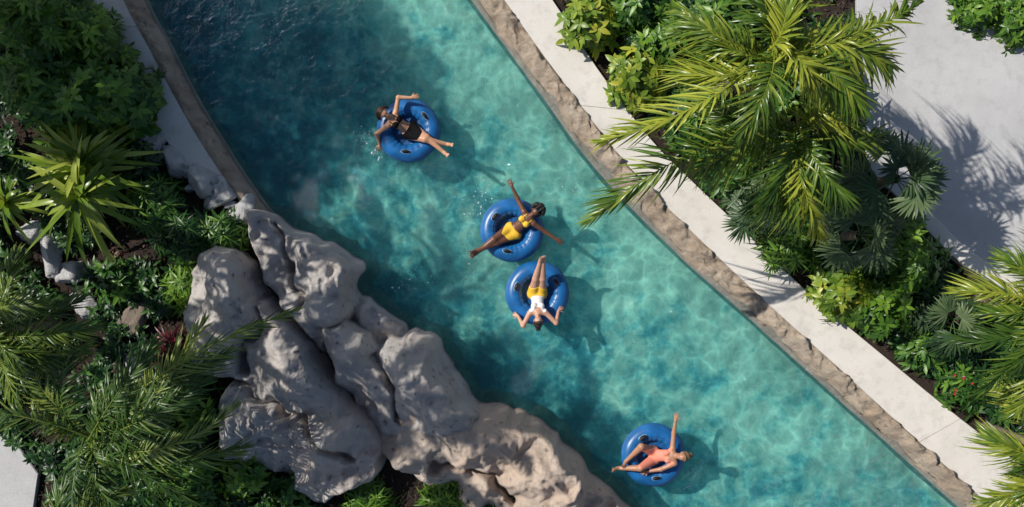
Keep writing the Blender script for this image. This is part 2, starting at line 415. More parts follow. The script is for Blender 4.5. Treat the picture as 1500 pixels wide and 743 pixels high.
ROCKS = [
  (222,213,.22,'white rock nearest the top of the row bordering the left walkway'),
  (254,235,.27,'second white rock down the row bordering the left walkway'),
  (292,260,.31,'large white rock midway down the row beside the left walkway'),
  (322,287,.24,'white rock next to last in the row beside the left walkway'),
  (350,314,.28,'white rock at the lower end of the walkway row, touching the pitted grey boulder'),
  (192,194,.22,'small white rock under the leafy shrub at the head of the walkway row'),
  (46,338,.24,'white rock under the tips of the spiky plant, close to the left edge'),
  (74,368,.30,'largest white rock in the cluster below the spiky plant'),
  (98,400,.27,'lowest white rock in the cluster below the spiky plant'),
  (120,452,.22,'lone white rock in dark mulch at the fringe of the left palm'),
  (203,545,.22,'lone white rock beside the red leaved plant')]
PEBBLES = [(272,250,.11), (308,276,.12), (337,300,.12), (239,222,.11), (366,318,.13), (334,322,.13), (276,274,.12), (206,206,.11)]
def inpoly(P, poly):
    x, y = P[:, 0], P[:, 1]; r = np.zeros(len(P), bool); n = len(poly)
    for i in range(n):
        x0, y0 = poly[i]; x1, y1 = poly[(i + 1) % n]
        c = ((y0 > y) != (y1 > y)) & (x < (x1 - x0) * (y - y0) / (y1 - y0 + 1e-12) + x0)
        r ^= c
    return r
LB = [(-60,-60),(112,-10),(150,72),(198,142),(246,212),(322,300),(480,490),(600,605),(850,800),(-60,800)]
RB = [(817,0),(872,85),(919,150),(966,210),(1019,263),(1101,340),(1191,427),(1301,519),(1560,735),(1560,485),(1487,452),(1400,402),(1330,332),(1255,255),(1240,-20)]
for poly, n, lab in ((LB, 9000, 'brown bark mulch chips strewn over the left planting bed'), (RB, 9000, 'brown bark mulch chips strewn over the right planting bed')):
    pp = np.array(poly); q = RNG.uniform(pp.min(0), pp.max(0), (n * 2, 2)); q = q[inpoly(q, poly) & ~inpoly(q, PATH)][:n]
    P = np.array([W(x, y)[:2] for x, y in q]); P = np.c_[P, RNG.uniform(.20, .26, len(P))]
    D = unit(RNG.normal(size=(len(P), 3)) * [1, 1, .25]); Nn = unit(RNG.normal(size=(len(P), 3)) * .3 + Z)
    mb = MB(); leaves(mb, P, D, Nn, RNG.uniform(.03, .09, len(P)), RNG.uniform(.012, .035, len(P)), 0, ((0, .5, 1), (.6, 1, .5)), .2, RNG.uniform(0, 1, len(P)) ** 2)
    tag(mb.build('mulch', 'chip', smooth=False), lab, 'mulch', kind='stuff')
# low ground cover, with gaps where the mulch shows
LC = [(-60,-60),(105,-10),(140,72),(185,142),(215,212),(300,345),(270,380),(262,480),(300,560),(310,660),(400,730),(500,750),(650,760),(650,800),(-60,800)]
RC = [(830,-10),(892,85),(938,150),(990,215),(1040,263),(1122,340),(1215,427),(1322,519),(1560,705),(1560,485),(1487,458),(1400,410),(1330,340),(1255,265),(1240,-20)]
for poly, n, seed, lab in ((LC, 3600, 5, 'low dark leafy ground cover spread through the left planting bed'), (RC, 3000, 9, 'low dark leafy ground cover spread through the right planting bed')):
    pp = np.array(poly, float); q = RNG.uniform(pp.min(0), pp.max(0), (n * 3, 2)); q = q[inpoly(q, poly) & ~inpoly(q, PATH)]
    for rx_, ry_, rr_, _ in ROCKS: q = q[np.hypot(q[:, 0] - rx_, q[:, 1] - ry_) > 30]
    q = q[np.array([nz((x / 75, y / 75, seed), .75) + .35 * nz((x / 75, y / 75, seed), 2.3) > -.17 for x, y in q])][:n]
    P = np.array([W(x, y)[:2] for x, y in q]); P = np.c_[P, RNG.uniform(.24, .55, len(P))]
    mb = MB(); ct = RNG.uniform(0, .9, len(P))
    for k in range(6):
        ph = k * PI / 3 + RNG.uniform(-.5, .5, len(P)); el = RNG.uniform(-.1, .9, len(P))
        D = np.c_[np.cos(ph) * np.cos(el), np.sin(ph) * np.cos(el), np.sin(el)]
        sc = RNG.uniform(.6, 1.3, len(P)); leaves(mb, P, D, np.c_[-np.cos(ph) * np.sin(el), -np.sin(ph) * np.sin(el), np.cos(el)] + RNG.normal(size=(len(P), 3)) * .25, .19 * sc, .06 * sc, .35, LT4, .2, np.clip(ct + RNG.uniform(-.1, .3, len(P)), 0, 1))
    tag(mb.build('ground_cover', 'leaf_deep'), lab, 'ground cover', kind='stuff')

# ------------------------------------------------------------------ boulders
def bigrock(label, outline, lumps, seed, zb=.05, step=.028, edge=.20, hmax=2.0, grow=.09, cracks=(), mat='rock'):
    rng = np.random.default_rng(seed)
    poly = np.array([W(x, y, .45)[:2] for x, y in outline])
    lo, hi = poly.min(0) - .4, poly.max(0) + .4
    xs = np.arange(lo[0], hi[0], step); ys = np.arange(lo[1], hi[1], step)
    X, Y = np.meshgrid(xs, ys); P = np.c_[X.ravel(), Y.ravel()]
    nwarp = np.array([[nz((p[0], p[1], 0), 1.9, seed) + .5 * nz((p[0], p[1], 0), 4.3, seed), nz((p[0], p[1], 4), 1.9, seed + 7) + .5 * nz((p[0], p[1], 4), 4.3, seed)] for p in P])
    Q = P + .11 * nwarp
    d = np.full(len(P), 1e9)
    def segd(Q, a, b):
        ab = b - a; t = np.clip(((Q - a) @ ab) / (ab @ ab), 0, 1)
        return np.linalg.norm(Q - a - t[:, None] * ab, axis=1)
    for i in range(len(poly)): d = np.minimum(d, segd(Q, poly[i], poly[(i + 1) % len(poly)]))
    d = np.where(inpoly(Q, poly), d, -d) + grow
    ckd = np.zeros(len(P)); Qc = P + .22 * nwarp
    for line in cracks:
        pc = [W(x, y, .9)[:2] for x, y in line]; dd = np.min([segd(Qc, pc[i], pc[i + 1]) for i in range(len(pc) - 1)], axis=0)
        ckd = np.maximum(ckd, np.maximum(0, 1 - dd / .09))
    e = np.where(d > 0, zb + hmax * (1 - np.exp(-np.maximum(d, 0) / edge)), zb + d * 3.5)
    L = np.full(len(P), -5.0); Q2 = P + .08 * nwarp
    for (px, py, h, rx, ry, ang) in lumps:
        c = W(px, py, h)[:2]; q = Q2 - c; ca, sa = math.cos(ang), math.sin(ang)
        q = np.c_[(q[:, 0] * ca + q[:, 1] * sa) / rx, (-q[:, 0] * sa + q[:, 1] * ca) / ry]
        kk = 5; th = np.arange(kk) * 2 * PI / kk + rng.uniform(-.4, .4, kk)
        r = np.maximum(0, np.max(q @ np.array([np.cos(th), np.sin(th)]) / rng.uniform(.75, 1.2, kk)[None, :], axis=1))
        l = h * (1 - .60 * np.maximum(0, r - .12))
        k = .02; hh = np.maximum(k - np.abs(L - l), 0) / k
        L = np.maximum(L, l) + hh * hh * k / 4
    k = .08; hh = np.maximum(k - np.abs(L - e), 0) / k
    z = np.minimum(L, e) - hh * hh * k / 4
    V = []
    for i in range(len(P)):
        wp = .16 * nwarp[i]; x, y = P[i, 0] + wp[0], P[i, 1] + wp[1]
        p = (P[i, 0], P[i, 1], z[i] * .5)
        r1 = 1 - 2 * abs(nz((x, y, 0), .95, seed)); r2 = 1 - 2 * abs(nz((x, y, 0), 2.1, seed + 4))
        s1 = scallop(x, y, p[2], 1.5, seed) - .45; s2 = scallop(x, y, p[2], 3.5, seed + 2) - .45; s3 = scallop(x, y, p[2], 7.5, seed) - .45
        am = min(1, max(.25, (z[i] + .3) / .6)); mk = .6 + .5 * min(1, max(0, .5 + 2.2 * nz(p, .8, seed + 2)))
        zz = z[i] + am * (.22 * (r1 - .6) + .11 * (r2 - .6) + .27 * s1 + mk * (.17 * s2 + .08 * s3) + .06 * fb(p, 3.4, seed, 6) - .40 * ckd[i])
        V.append((P[i, 0] + .04 * nz(p, 2.3, seed + 11), P[i, 1] + .04 * nz(p, 2.3, seed + 23), max(zz, -1.05)))
    F = grid_faces(len(ys), len(xs))
    keep = (d[F] > -.33).any(axis=1); F = F[keep]
    used = np.unique(F); mp = np.full(len(V), -1); mp[used] = np.arange(len(used))
    mb = MB(); mb.add(np.array(V)[used], mp[F])
    c = poly.mean(0)
    o = mb.build('boulder', mat, smooth=True, origin=(c[0], c[1], 0))
    return tag(o, label, 'boulder')
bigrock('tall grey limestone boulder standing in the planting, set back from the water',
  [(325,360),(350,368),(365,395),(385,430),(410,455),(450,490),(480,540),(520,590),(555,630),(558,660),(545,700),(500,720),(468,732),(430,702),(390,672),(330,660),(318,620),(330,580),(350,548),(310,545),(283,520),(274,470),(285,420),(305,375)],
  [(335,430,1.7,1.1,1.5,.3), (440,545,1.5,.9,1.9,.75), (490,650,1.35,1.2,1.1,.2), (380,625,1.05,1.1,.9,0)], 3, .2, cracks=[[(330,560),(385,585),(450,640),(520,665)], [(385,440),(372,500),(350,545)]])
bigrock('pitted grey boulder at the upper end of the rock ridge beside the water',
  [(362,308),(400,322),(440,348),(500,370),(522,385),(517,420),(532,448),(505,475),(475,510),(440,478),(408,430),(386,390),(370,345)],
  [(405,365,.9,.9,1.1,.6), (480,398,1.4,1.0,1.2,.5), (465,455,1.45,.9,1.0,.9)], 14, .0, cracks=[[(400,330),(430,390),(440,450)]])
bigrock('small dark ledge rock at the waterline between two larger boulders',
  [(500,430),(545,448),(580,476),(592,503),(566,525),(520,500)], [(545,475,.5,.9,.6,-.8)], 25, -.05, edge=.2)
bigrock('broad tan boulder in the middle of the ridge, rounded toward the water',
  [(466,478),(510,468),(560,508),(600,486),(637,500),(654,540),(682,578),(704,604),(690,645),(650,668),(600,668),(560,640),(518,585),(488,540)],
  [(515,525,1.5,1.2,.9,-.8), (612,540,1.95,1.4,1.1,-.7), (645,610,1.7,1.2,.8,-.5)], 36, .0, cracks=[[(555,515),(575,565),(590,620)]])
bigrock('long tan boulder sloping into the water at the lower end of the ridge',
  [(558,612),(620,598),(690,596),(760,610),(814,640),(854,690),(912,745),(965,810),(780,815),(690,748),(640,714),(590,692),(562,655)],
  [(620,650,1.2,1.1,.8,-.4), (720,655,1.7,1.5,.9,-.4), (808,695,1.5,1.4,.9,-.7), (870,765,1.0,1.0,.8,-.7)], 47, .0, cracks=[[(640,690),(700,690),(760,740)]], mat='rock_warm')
def smallrock(label, px, py, r, seed, mat='whiterock', sq=.7, group=None):
    bm = bmesh.new(); bmesh.ops.create_icosphere(bm, subdivisions=4, radius=1)
    rng = np.random.default_rng(seed); sx, sy = rng.uniform(1.0, 1.45), rng.uniform(.7, 1.0); an = rng.uniform(0, 3)
    c = W(px, py, .4)
    dirs = unit(rng.normal(size=(11, 3)) * [1, 1, .8]); cut = rng.uniform(.48, .78, 11)
    V = []
    for v in bm.verts:
        p = np.array(v.co); rr = 1.05
        for dd, cu in zip(dirs, cut): 
            dt = p @ dd
            if dt > cu: rr = min(rr, cu / dt)
        rr += .09 * fb(p, 2.2, seed) + .08 * (scallop(p[0], p[1], p[2], 2.4, seed) - .4)
        p = p * rr * np.array([sx, sy, sq]) * r * 1.3
        V.append((c[0] + p[0] * math.cos(an) - p[1] * math.sin(an), c[1] + p[0] * math.sin(an) + p[1] * math.cos(an), .22 + r * .3 + p[2]))
    F = [[v.index for v in f.verts] for f in bm.faces]; bm.free()
    mb = MB(); mb.add(V, F); o = mb.build('garden_rock', mat, origin=(c[0], c[1], .22))
    tag(o, label, 'rock', group)
for i, (x, y, r, lab) in enumerate(ROCKS): smallrock(lab, x, y, r, 100 + i)
for i, (x, y, r) in enumerate(PEBBLES): smallrock('small jagged pale stone among the white rocks bordering the left walkway', x, y, r, 150 + i, group='small pale stones by the left walkway')
smallrock('smooth brown rock lying in mulch left of the tall grey boulder', 193, 474, .3, 130, 'brownrock', .55)

# ------------------------------------------------------------------ plants
def shrub(name, label, cat, px, py, r, h, ncl, ls, lw, k, mat, seed, z0=.2, ry=None, tilt=(55, 100), group=None, droop=.25, trunk=0, prof=LT4, dens_in=.3, tb=.0):
    rng = np.random.default_rng(seed); ry = ry or r
    c = W(px, py, z0 + h * .75); base = np.array([c[0], c[1], .18])
    root = thing(name, label, cat, base, group)
    d = rng.normal(size=(ncl, 3)); d[:, 2] = np.abs(d[:, 2]) * 1.0 - .12; d = unit(d)
    R = np.array([.78 + .55 * nz(q, 2.3, seed * 1.7) + .22 * nz(q, 5, seed) for q in d])
    R *= np.where(rng.random(ncl) < dens_in, rng.uniform(.45, .9, ncl), rng.uniform(.88, 1.05, ncl))
    pos = np.c_[c[0] + d[:, 0] * r * R, c[1] + d[:, 1] * ry * R, z0 + .12 * h + (d[:, 2] * .88 * h) * R]
    nn = unit(d * [1, 1, .7] + Z * .55 + rng.normal(size=(ncl, 3)) * .3)
    a = unit(np.cross(nn, rng.normal(size=(ncl, 3)))); b = np.cross(nn, a)
    ct = rng.uniform(0, 1, ncl) * .65 + .12 * (d[:, 2]) + tb
    P = []; D = []; NN = []; T = []
    for i in range(k):
        ph = 2 * PI * i / k + rng.uniform(-.35, .35, ncl); th = np.radians(rng.uniform(*tilt, ncl))
        dd = nn * np.cos(th)[:, None] + (a * np.cos(ph)[:, None] + b * np.sin(ph)[:, None]) * np.sin(th)[:, None]
        P.append(pos + dd * ls * .08); D.append(dd); NN.append(nn); T.append(np.clip(ct + rng.uniform(-.1, .35, ncl), 0, 1))
    P, D, NN, T = map(np.concatenate, (P, D, NN, T))
    mb = MB(); sc = rng.uniform(.55, 1.3, len(P))
    leaves(mb, P, D, NN, ls * sc, lw * sc, droop, prof, .22, T)
    mb.build('foliage', mat, root)
    mb = MB()
    for i in rng.choice(ncl, min(ncl, 14), replace=False):
        e = pos[i]; st = base + np.array([rng.normal() * .04, rng.normal() * .04, trunk])
        md = (st + e) / 2 + np.array([0, 0, -.1 * h])
        t = np.linspace(0, 1, 6)[:, None]
        tube(mb, st * (1 - t) ** 2 + 2 * md * t * (1 - t) + e * t ** 2, np.linspace(.03, .008, 6) * (1 + min(3, trunk) * .4), 5)
    mb.build('stem', 'stem' if not trunk else 'trunk', root)
    if trunk:
        mb = MB(); t = np.linspace(0, 1, 8)[:, None]
        tube(mb, base * (1 - t) + (base + np.array([.1, .05, trunk])) * t, np.linspace(.17, .10, 8), 9); mb.build('trunk', 'trunk', root)
    return root
def rosette(name, label, cat, px, py, n, L, wd, mat, seed, zc=.6, elev=(5, 80), droop=.35, group=None, heads=1, spread=.0, tb=0):
    rng = np.random.default_rng(seed)
    c = W(px, py, zc); base = np.array([c[0], c[1], .18]); root = thing(name, label, cat, base, group)
    mb = MB(); st = MB()
    for hd in range(heads):
        o = np.array([rng.normal() * spread, rng.normal() * spread, rng.uniform(-.35, .1) if heads > 1 else 0])
        hc = c + o
        az = np.arange(n) * 2.39996 + rng.uniform(0, 6) + rng.normal(size=n) * .22; q = np.sqrt(np.linspace(0, 1, n))
        el = np.radians(elev[1] + (elev[0] - elev[1]) * q + rng.normal(size=n) * 11)
        D = np.c_[np.cos(az) * np.cos(el), np.sin(az) * np.cos(el), np.sin(el)]
        NN = np.c_[-np.cos(az) * np.sin(el), -np.sin(az) * np.sin(el), np.cos(el)] + rng.normal(size=(n, 3)) * .5
        ll = L * rng.uniform(.55, 1.12, n) * (.75 + .25 * q)
        leaves(mb, hc + D * .03, D, NN, ll, wd * rng.uniform(.75, 1.15, n), droop * rng.uniform(.2, 2.2, n), ((0, .18, .4, .62, .82, 1), (.55, .85, 1, .9, .55, .03)), .3, np.clip(rng.uniform(.0, .95, n) + .05 + tb, 0, 1))
        t = np.linspace(0, 1, 5)[:, None]
        tube(st, base * (1 - t) + hc * t, np.linspace(.06, .045, 5), 7)
    mb.build('foliage', mat, root); st.build('stem', 'trunk', root)
    return root
def frond(parent, base, tip, elev0, bend, mat, rng, ll=.6, n=44, wd=.042, hang=.5, vee=.3, pet=.14, tb=.0):
    m = 26; s = np.linspace(0, 1, m); ang = np.radians(elev0 - bend * s ** 1.25)
    X = np.concatenate([[0], np.cumsum(np.cos(ang[:-1]))]) / (m - 1); Zc = np.concatenate([[0], np.cumsum(np.sin(ang[:-1]))]) / (m - 1)
    tz = base[2]
    for _ in range(6):
        tw = W(tip[0], tip[1], tz); dv = (tw - base)[:2]; dist = np.linalg.norm(dv); Lg = dist / X[-1]; tz = max(.35, base[2] + Zc[-1] * Lg)
    a = np.array([dv[0], dv[1], 0]) / dist; sd = np.array([-a[1], a[0], 0]); lat = rng.uniform(-.28, .28)
    pts = base + a * (X * Lg)[:, None] + Z * (Zc * Lg)[:, None] + sd * (lat * Lg * (s * (1 - s)) * 2)[:, None]
    pts[:, 2] = np.maximum(pts[:, 2], .33)
    T = unit(np.gradient(pts, axis=0))
    mb = MB(); ft = rng.uniform(.0, .55) + tb; ll = ll * rng.uniform(.75, 1.1)
    tube(mb, pts, np.interp(s, [0, .12, 1], [.032, .019, .004]), 5, min(1, ft + .3))
    si = np.linspace(pet, .995, n)
    roll = rng.uniform(-.75, .75); hang = hang * rng.uniform(.5, 1.5)
    for sg in (-1, 1):
        sj = np.clip(si + rng.normal(size=n) * .006, 0, 1)
        P = np.stack([np.interp(sj, s, pts[:, k]) for k in range(3)], -1); TT = unit(np.stack([np.interp(sj, s, T[:, k]) for k in range(3)], -1))
        S = unit(np.cross(TT, Z)); Nn = np.cross(S, TT)
        S2 = S * math.cos(roll) + Nn * math.sin(roll); Nn = np.cross(S2, TT); S = S2
        al = np.radians(np.interp(sj, [pet, .5, 1], [60, 40, 12]) + rng.normal(size=n) * 7)
        D = TT * np.cos(al)[:, None] + S * (sg * np.sin(al))[:, None] + Nn * (vee + rng.normal(size=n) * .16)[:, None]
        L = ll * (np.sin(PI * np.clip(.14 + .78 * (sj - pet) / (1 - pet), 0, 1)) ** .75) * rng.uniform(.65, 1.12, n)
        leaves(mb, P, D, Nn + rng.normal(size=(n, 3)) * .25, L, wd * rng.uniform(.7, 1.15, n), hang * rng.uniform(.3, 1.7, n), ((0, .2, .5, .78, 1), (.5, 1, .9, .55, .03)), .35, np.clip(ft + rng.normal(size=n) * .14 + .12 * (1 - sj), 0, 1))
    return mb.build('frond', mat, parent)
def palm(name, label, px, py, zc, tips, mat, seed, r=.12, ll=.6, n=44, group=None, wd=.042, tb=0., hang=.5):
    rng = np.random.default_rng(seed)
    c = W(px, py, zc); base = np.array([c[0], c[1], .15]); root = thing(name, label, 'palm', base, group)
    mb = MB(); k = int(zc / .07); t = np.linspace(0, 1, k)
    rr = r * np.interp(t, [0, .1, .9, 1], [1.35, 1.0, .75, .6]) * (1 + .07 * (np.arange(k) % 2))
    tube(mb, base + np.c_[np.zeros(k), np.zeros(k), t * (zc - .15)], rr, 10); mb.build('trunk', 'trunk', root)
    for tp in tips:
        e0 = tp[2] if len(tp) > 2 else rng.uniform(30, 55); be = tp[3] if len(tp) > 3 else rng.uniform(60, 90)
        az = rng.uniform(0, 6.3); b = c + np.array([.07 * math.cos(az), .07 * math.sin(az), rng.uniform(-.15, .12)])
        frond(root, b, tp[:2], e0, be, mat, rng, ll, n, wd, hang, tb=tb + (tp[4] if len(tp) > 4 else 0))
    return root
def fanpalm(name, label, px, py, zc, nl, R, seed, mat='fan', pl_=.55, group=None):
    rng = np.random.default_rng(seed); c = W(px, py, zc); base = np.array([c[0], c[1], .15]); root = thing(name, label, 'palm', base, group)
    mb = MB(); k = max(5, int(zc / .08)); t = np.linspace(0, 1, k); tube(mb, base + np.c_[np.zeros(k), np.zeros(k), t * (zc - .15)], .08 * (1 + .1 * (np.arange(k) % 2)), 9); mb.build('trunk', 'trunk', root)
    for i in range(nl):
        az = i * 2.39996 + rng.uniform(-.4, .4); q = (i + .5) / nl; el = math.radians(78 - 85 * q + rng.uniform(-14, 14))
        d = np.array([math.cos(az) * math.cos(el), math.sin(az) * math.cos(el), math.sin(el)])
        L = pl_ * rng.uniform(.7, 1.3); t = np.linspace(0, 1, 8)[:, None]
        pts = c + d * (L * t) - Z * (.18 * L * t ** 2)
        mb = MB(); tube(mb, pts, np.linspace(.013, .009, 8), 5, .6)
        hub = pts[-1]; ax = unit(pts[-1] - pts[-2]); sd = unit(np.cross(ax, Z)); up = np.cross(sd, ax)
        tl = rng.uniform(.1, .8); ax2 = unit(ax * math.cos(tl) - up * math.sin(tl) * .8); up = np.cross(sd, ax2)
        m = 26; ph = np.radians(np.linspace(-115, 115, m) + rng.normal(size=m) * 2)
        D = ax2[None] * np.cos(ph)[:, None] + sd[None] * np.sin(ph)[:, None] + up[None] * (.10 + .12 * (np.arange(m) % 2) - .1 * np.abs(ph))[:, None]
        Ls = R * rng.uniform(.85, 1.1, m) * (1 - .2 * np.abs(ph) / 2.2)
        leaves(mb, np.repeat(hub[None], m, 0), D, np.repeat(up[None], m, 0), Ls * rng.uniform(.75, 1.1), R * .10, rng.uniform(.08, .45, m), ((0, .3, .6, .85, 1), (.15, .75, 1, .5, .03)), .3, np.clip(rng.uniform(.1, .8) + rng.normal(size=m) * .08, 0, 1))
        mb.build('fan_leaf', mat, root)
    return root

BIG = ((0, .2, .45, .75, 1), (.2, .8, 1, .65, .04))
# --- left bank, top
shrub('leafy_shrub', 'dense dark leafy shrub filling the extreme top left corner', 'shrub', 12, 30, 1.05, 2.9, 420, .22, .075, 7, 'leaf_mid', 1)
shrub('leafy_shrub', 'tall dark leafy shrub beside the top of the left walkway', 'shrub', 82, 35, .75, 2.7, 340, .20, .07, 7, 'leaf_mid', 2)
shrub('leafy_shrub', 'dark leafy shrub at the left edge above the spiky plant', 'shrub', 38, 125, .95, 2.5, 380, .21, .07, 7, 'leaf_dark', 3, tb=.12)
shrub('leafy_shrub', 'broad leaved shrub overhanging the middle of the left walkway', 'shrub', 138, 128, .70, 2.4, 210, .20, .10, 6, 'leaf_dark', 4, prof=BIG, tb=.12)
shrub('leafy_shrub', 'low dark shrub just right of the spiky plant', 'shrub', 188, 235, .42, .8, 100, .2, .08, 6, 'leaf_deep', 5)
# tall trees left of the frame whose shade falls on the river
shrub('shade_tree', 'tall broad tree far out on the left bank, the one highest up', 'tree', -1310, -1010, 2.4, 3.2, 540, .34, .17, 7, 'leaf_dark', 16, z0=7.0, trunk=7.2)
shrub('shade_tree', 'tall broad tree far out on the left bank, middle one of three', 'tree', -990, -760, 2.1, 3.2, 520, .34, .17, 7, 'leaf_dark', 17, z0=7.0, trunk=7.2)
shrub('shade_tree', 'tall broad tree far out on the left bank, nearest the spiky plant', 'tree', -1225, -450, 1.3, 2.8, 320, .34, .16, 7, 'leaf_dark', 18, z0=7.2, trunk=7.3)
# --- spiky strap plants
rosette('spiky_plant', 'big bright green spiky plant with long strap leaves below the leafy shrubs', 'plant', 118, 262, 30, 1.35, .125, 'strap', 11, 1.3, (-8, 70), .32, heads=4, spread=.28, tb=.03)
rosette('spiky_plant', 'smaller green strap leaf plant at the far left edge', 'plant', 8, 296, 34, .8, .10, 'strap', 12, 1.0, (0, 75), .35)
# --- understory
shrub('fern_bush', 'dark feathery bush between the left walkway and the boulders', 'bush', 262, 346, .64, .9, 210, .28, .04, 8, 'leaf_deep', 13, droop=.4)
shrub('fern_bush', 'dark feathery bush behind the spiky plant, over brown mulch', 'bush', 216, 298, .55, .8, 150, .28, .045, 8, 'leaf_dark', 14, droop=.4)
shrub('fern_bush', 'dark feathery bush against the top of the tall grey boulder', 'bush', 318, 348, .42, .75, 130, .26, .04, 8, 'leaf_dark', 56, droop=.4)
shrub('fern_bush', 'small light green fern against the tall grey boulder', 'bush', 262, 415, .5, .65, 90, .28, .04, 8, 'leaf_mid', 15, droop=.4, tb=.1)
shrub('leafy_shrub', 'low dark shrub in the shade below the white rock cluster', 'shrub', 165, 418, .5, .6, 90, .2, .07, 6, 'leaf_dark', 16)
rosette('red_cordyline', 'dark red leaved plant in mulch left of the tall grey boulder', 'plant', 245, 515, 36, .44, .06, 'red', 17, .55, (0, 75), .3, heads=3, spread=.14)
rosette('red_cordyline', 'dark red leaved plant under the tips of the spiky plant', 'plant', 165, 375, 24, .32, .045, 'red', 18, .4, (0, 75), .3, heads=2, spread=.1)
shrub('leafy_shrub', 'low green shrub at the foot of the tall grey boulder, left side', 'shrub', 268, 605, .6, .8, 140, .2, .07, 6, 'leaf_mid', 19)
shrub('leafy_shrub', 'broad leaved shrub under the tall grey boulder, bottom edge', 'shrub', 352, 692, .6, .7, 130, .2, .10, 5, 'leaf_mid', 20, prof=BIG, tb=.1)
shrub('leafy_shrub', 'dark shrub in the bottom edge gap between palm and boulders', 'shrub', 420, 738, .55, .5, 110, .18, .08, 6, 'leaf_dark', 21)
shrub('leafy_shrub', 'dark leafy shrub at the bottom edge under the corner palm', 'shrub', 265, 728, .7, .8, 160, .2, .08, 6, 'leaf_dark', 57, tb=.1)
shrub('fern_bush', 'small fern at the bottom edge below the tall grey boulder', 'bush', 535, 738, .45, .5, 80, .26, .04, 8, 'leaf_mid', 22, droop=.4)
shrub('fern_bush', 'small pale fern at the bottom edge below the long tan boulder', 'bush', 650, 732, .42, .55, 80, .28, .04, 8, 'leaf_mid', 23, droop=.4, tb=.15)
shrub('fern_bush', 'small dark fern at the bottom edge, rightmost under the boulders', 'bush', 735, 750, .4, .4, 70, .24, .04, 8, 'leaf_dark', 24, droop=.4)
# --- left palms
palm('feather_palm', 'palm in the lower left corner whose frond reaches over the tall grey boulder', 128, 640, 2.2,
  [(428,455,38,50,.35),(352,655,35,70,.15),(300,560,50,75,.05),(345,596,45,70,.25),(200,760,40,80,.1),(110,800,45,80),(-60,600,40,70,.15),(20,500,45,75,.15),(110,490,55,80,.2),(225,505,50,80,.05),(60,560,60,80,.25),(180,560,65,85,.3),(250,700,45,80,.15),(150,700,65,85,.15),(300,470,42,60,.25),(230,620,60,85,.25),(290,735,40,75),(330,520,40,65,.15)], 'palm_grey', 31, ll=.68, n=58, wd=.034, hang=.55, tb=.04)
palm('feather_palm', 'dark green palm at the middle of the left edge', -14, 485, 2.6,
  [(118,440,30,60,.15),(25,372,40,70,.1),(125,510,35,70,.15),(95,570,40,80,.05),(30,600,40,80,.15),(58,450,60,80,.25),(40,540,60,85,.2),(-90,420,40,80),(-90,560,40,80),(140,478,32,60,.15),(80,520,50,75,.1)], 'palm_dark', 32, ll=.58, n=56, wd=.034, tb=.1)
palm('feather_palm', 'young palm with drooping fronds along the bottom left edge', 95, 785, 1.6,
  [(155,705,35,80,.15),(200,765,35,70,.1),(105,700,45,80,.15),(130,830,40,80),(40,790,40,70),(180,720,40,75,.1)], 'palm_grey', 33, ll=.5, n=50, wd=.032, tb=.1)
palm('feather_palm', 'unseen tall slim palm added outside the left edge to dapple the boulders', -461, 129, 7.0,
  [(-461 + 310 * math.cos(t), 129 + 310 * math.sin(t), 35, 75) for t in np.arange(12) * 2 * PI / 12], 'palm', 34, ll=.72, n=32, wd=.095)  # palm added out of view, leaflets widened so its shadow dapple shows
palm('feather_palm', 'tallest unseen slim palm added outside the left edge to shade the tan boulders', -840, 250, 10.0,
  [(-840 + 370 * math.cos(t), 250 + 370 * math.sin(t), 35, 75) for t in .3 + np.arange(10) * 2 * PI / 10], 'palm', 35, ll=.78, n=28, wd=.125)  # second unseen palm added for shade on the ridge, with extra broad leaflets
# --- right bank
shrub('croton_bush', 'yellow green bush at the top of the right walkway', 'bush', 868, 28, .58, .85, 150, .20, .09, 6, 'leaf_yellow', 41, prof=BIG)
shrub('croton_bush', 'round yellow green bush beside the walkway, left of the tall palm', 'bush', 934, 112, .58, .9, 170, .19, .09, 6, 'leaf_yellow', 42, prof=BIG)
shrub('leafy_shrub', 'green shrub between the two yellow green bushes and the palm', 'shrub', 985, 50, .65, 1.0, 160, .22, .08, 6, 'leaf_mid', 43)
shrub('leafy_shrub', 'green shrub at the very top edge right of the yellow green bush', 'shrub', 930, 5, .5, .9, 120, .22, .08, 6, 'leaf_dark', 58)
shrub('leafy_shrub', 'dark shrub under the tall palm near the top edge', 'shrub', 1060, 30, .75, 1.3, 170, .24, .08, 6, 'leaf_dark', 44)
shrub('leafy_shrub', 'dark shrub under the tall palm, next to the long left fronds', 'shrub', 1035, 165, .65, 1.0, 170, .24, .07, 6, 'leaf_dark', 59)
shrub('leafy_shrub', 'dark shrub beneath the palms beside the walkway bend', 'shrub', 1075, 240, .62, 1.1, 150, .24, .07, 6, 'leaf_dark', 45)
shrub('leafy_shrub', 'dark shrub in the middle of the right planting below the palms', 'shrub', 1190, 290, .9, 1.2, 240, .26, .07, 6, 'leaf_dark', 46)
shrub('fern_bush', 'dark feathery bush between the small fan palm and the lower yellow green bush', 'bush', 1170, 350, .6, .9, 160, .28, .04, 8, 'leaf_mid', 60, droop=.4)
shrub('leafy_shrub', 'dark shrub hidden under palm fronds next to the plaza', 'shrub', 1215, 130, .8, 1.3, 190, .26, .08, 6, 'leaf_dark', 47)
shrub('leafy_shrub', 'dense green shrub by the kerb at the edge of the plaza', 'shrub', 1338, 375, .82, 1.7, 320, .17, .065, 7, 'leaf_mid', 48)
shrub('croton_bush', 'yellow green bush beside the walkway below the fan palms', 'bush', 1245, 428, .62, 1.0, 190, .18, .085, 6, 'leaf_yellow', 49, prof=BIG, tb=-.12)
shrub('leafy_shrub', 'round green shrub right of the lower yellow green bush', 'shrub', 1302, 450, .62, 1.1, 180, .18, .075, 6, 'leaf_mid', 50)
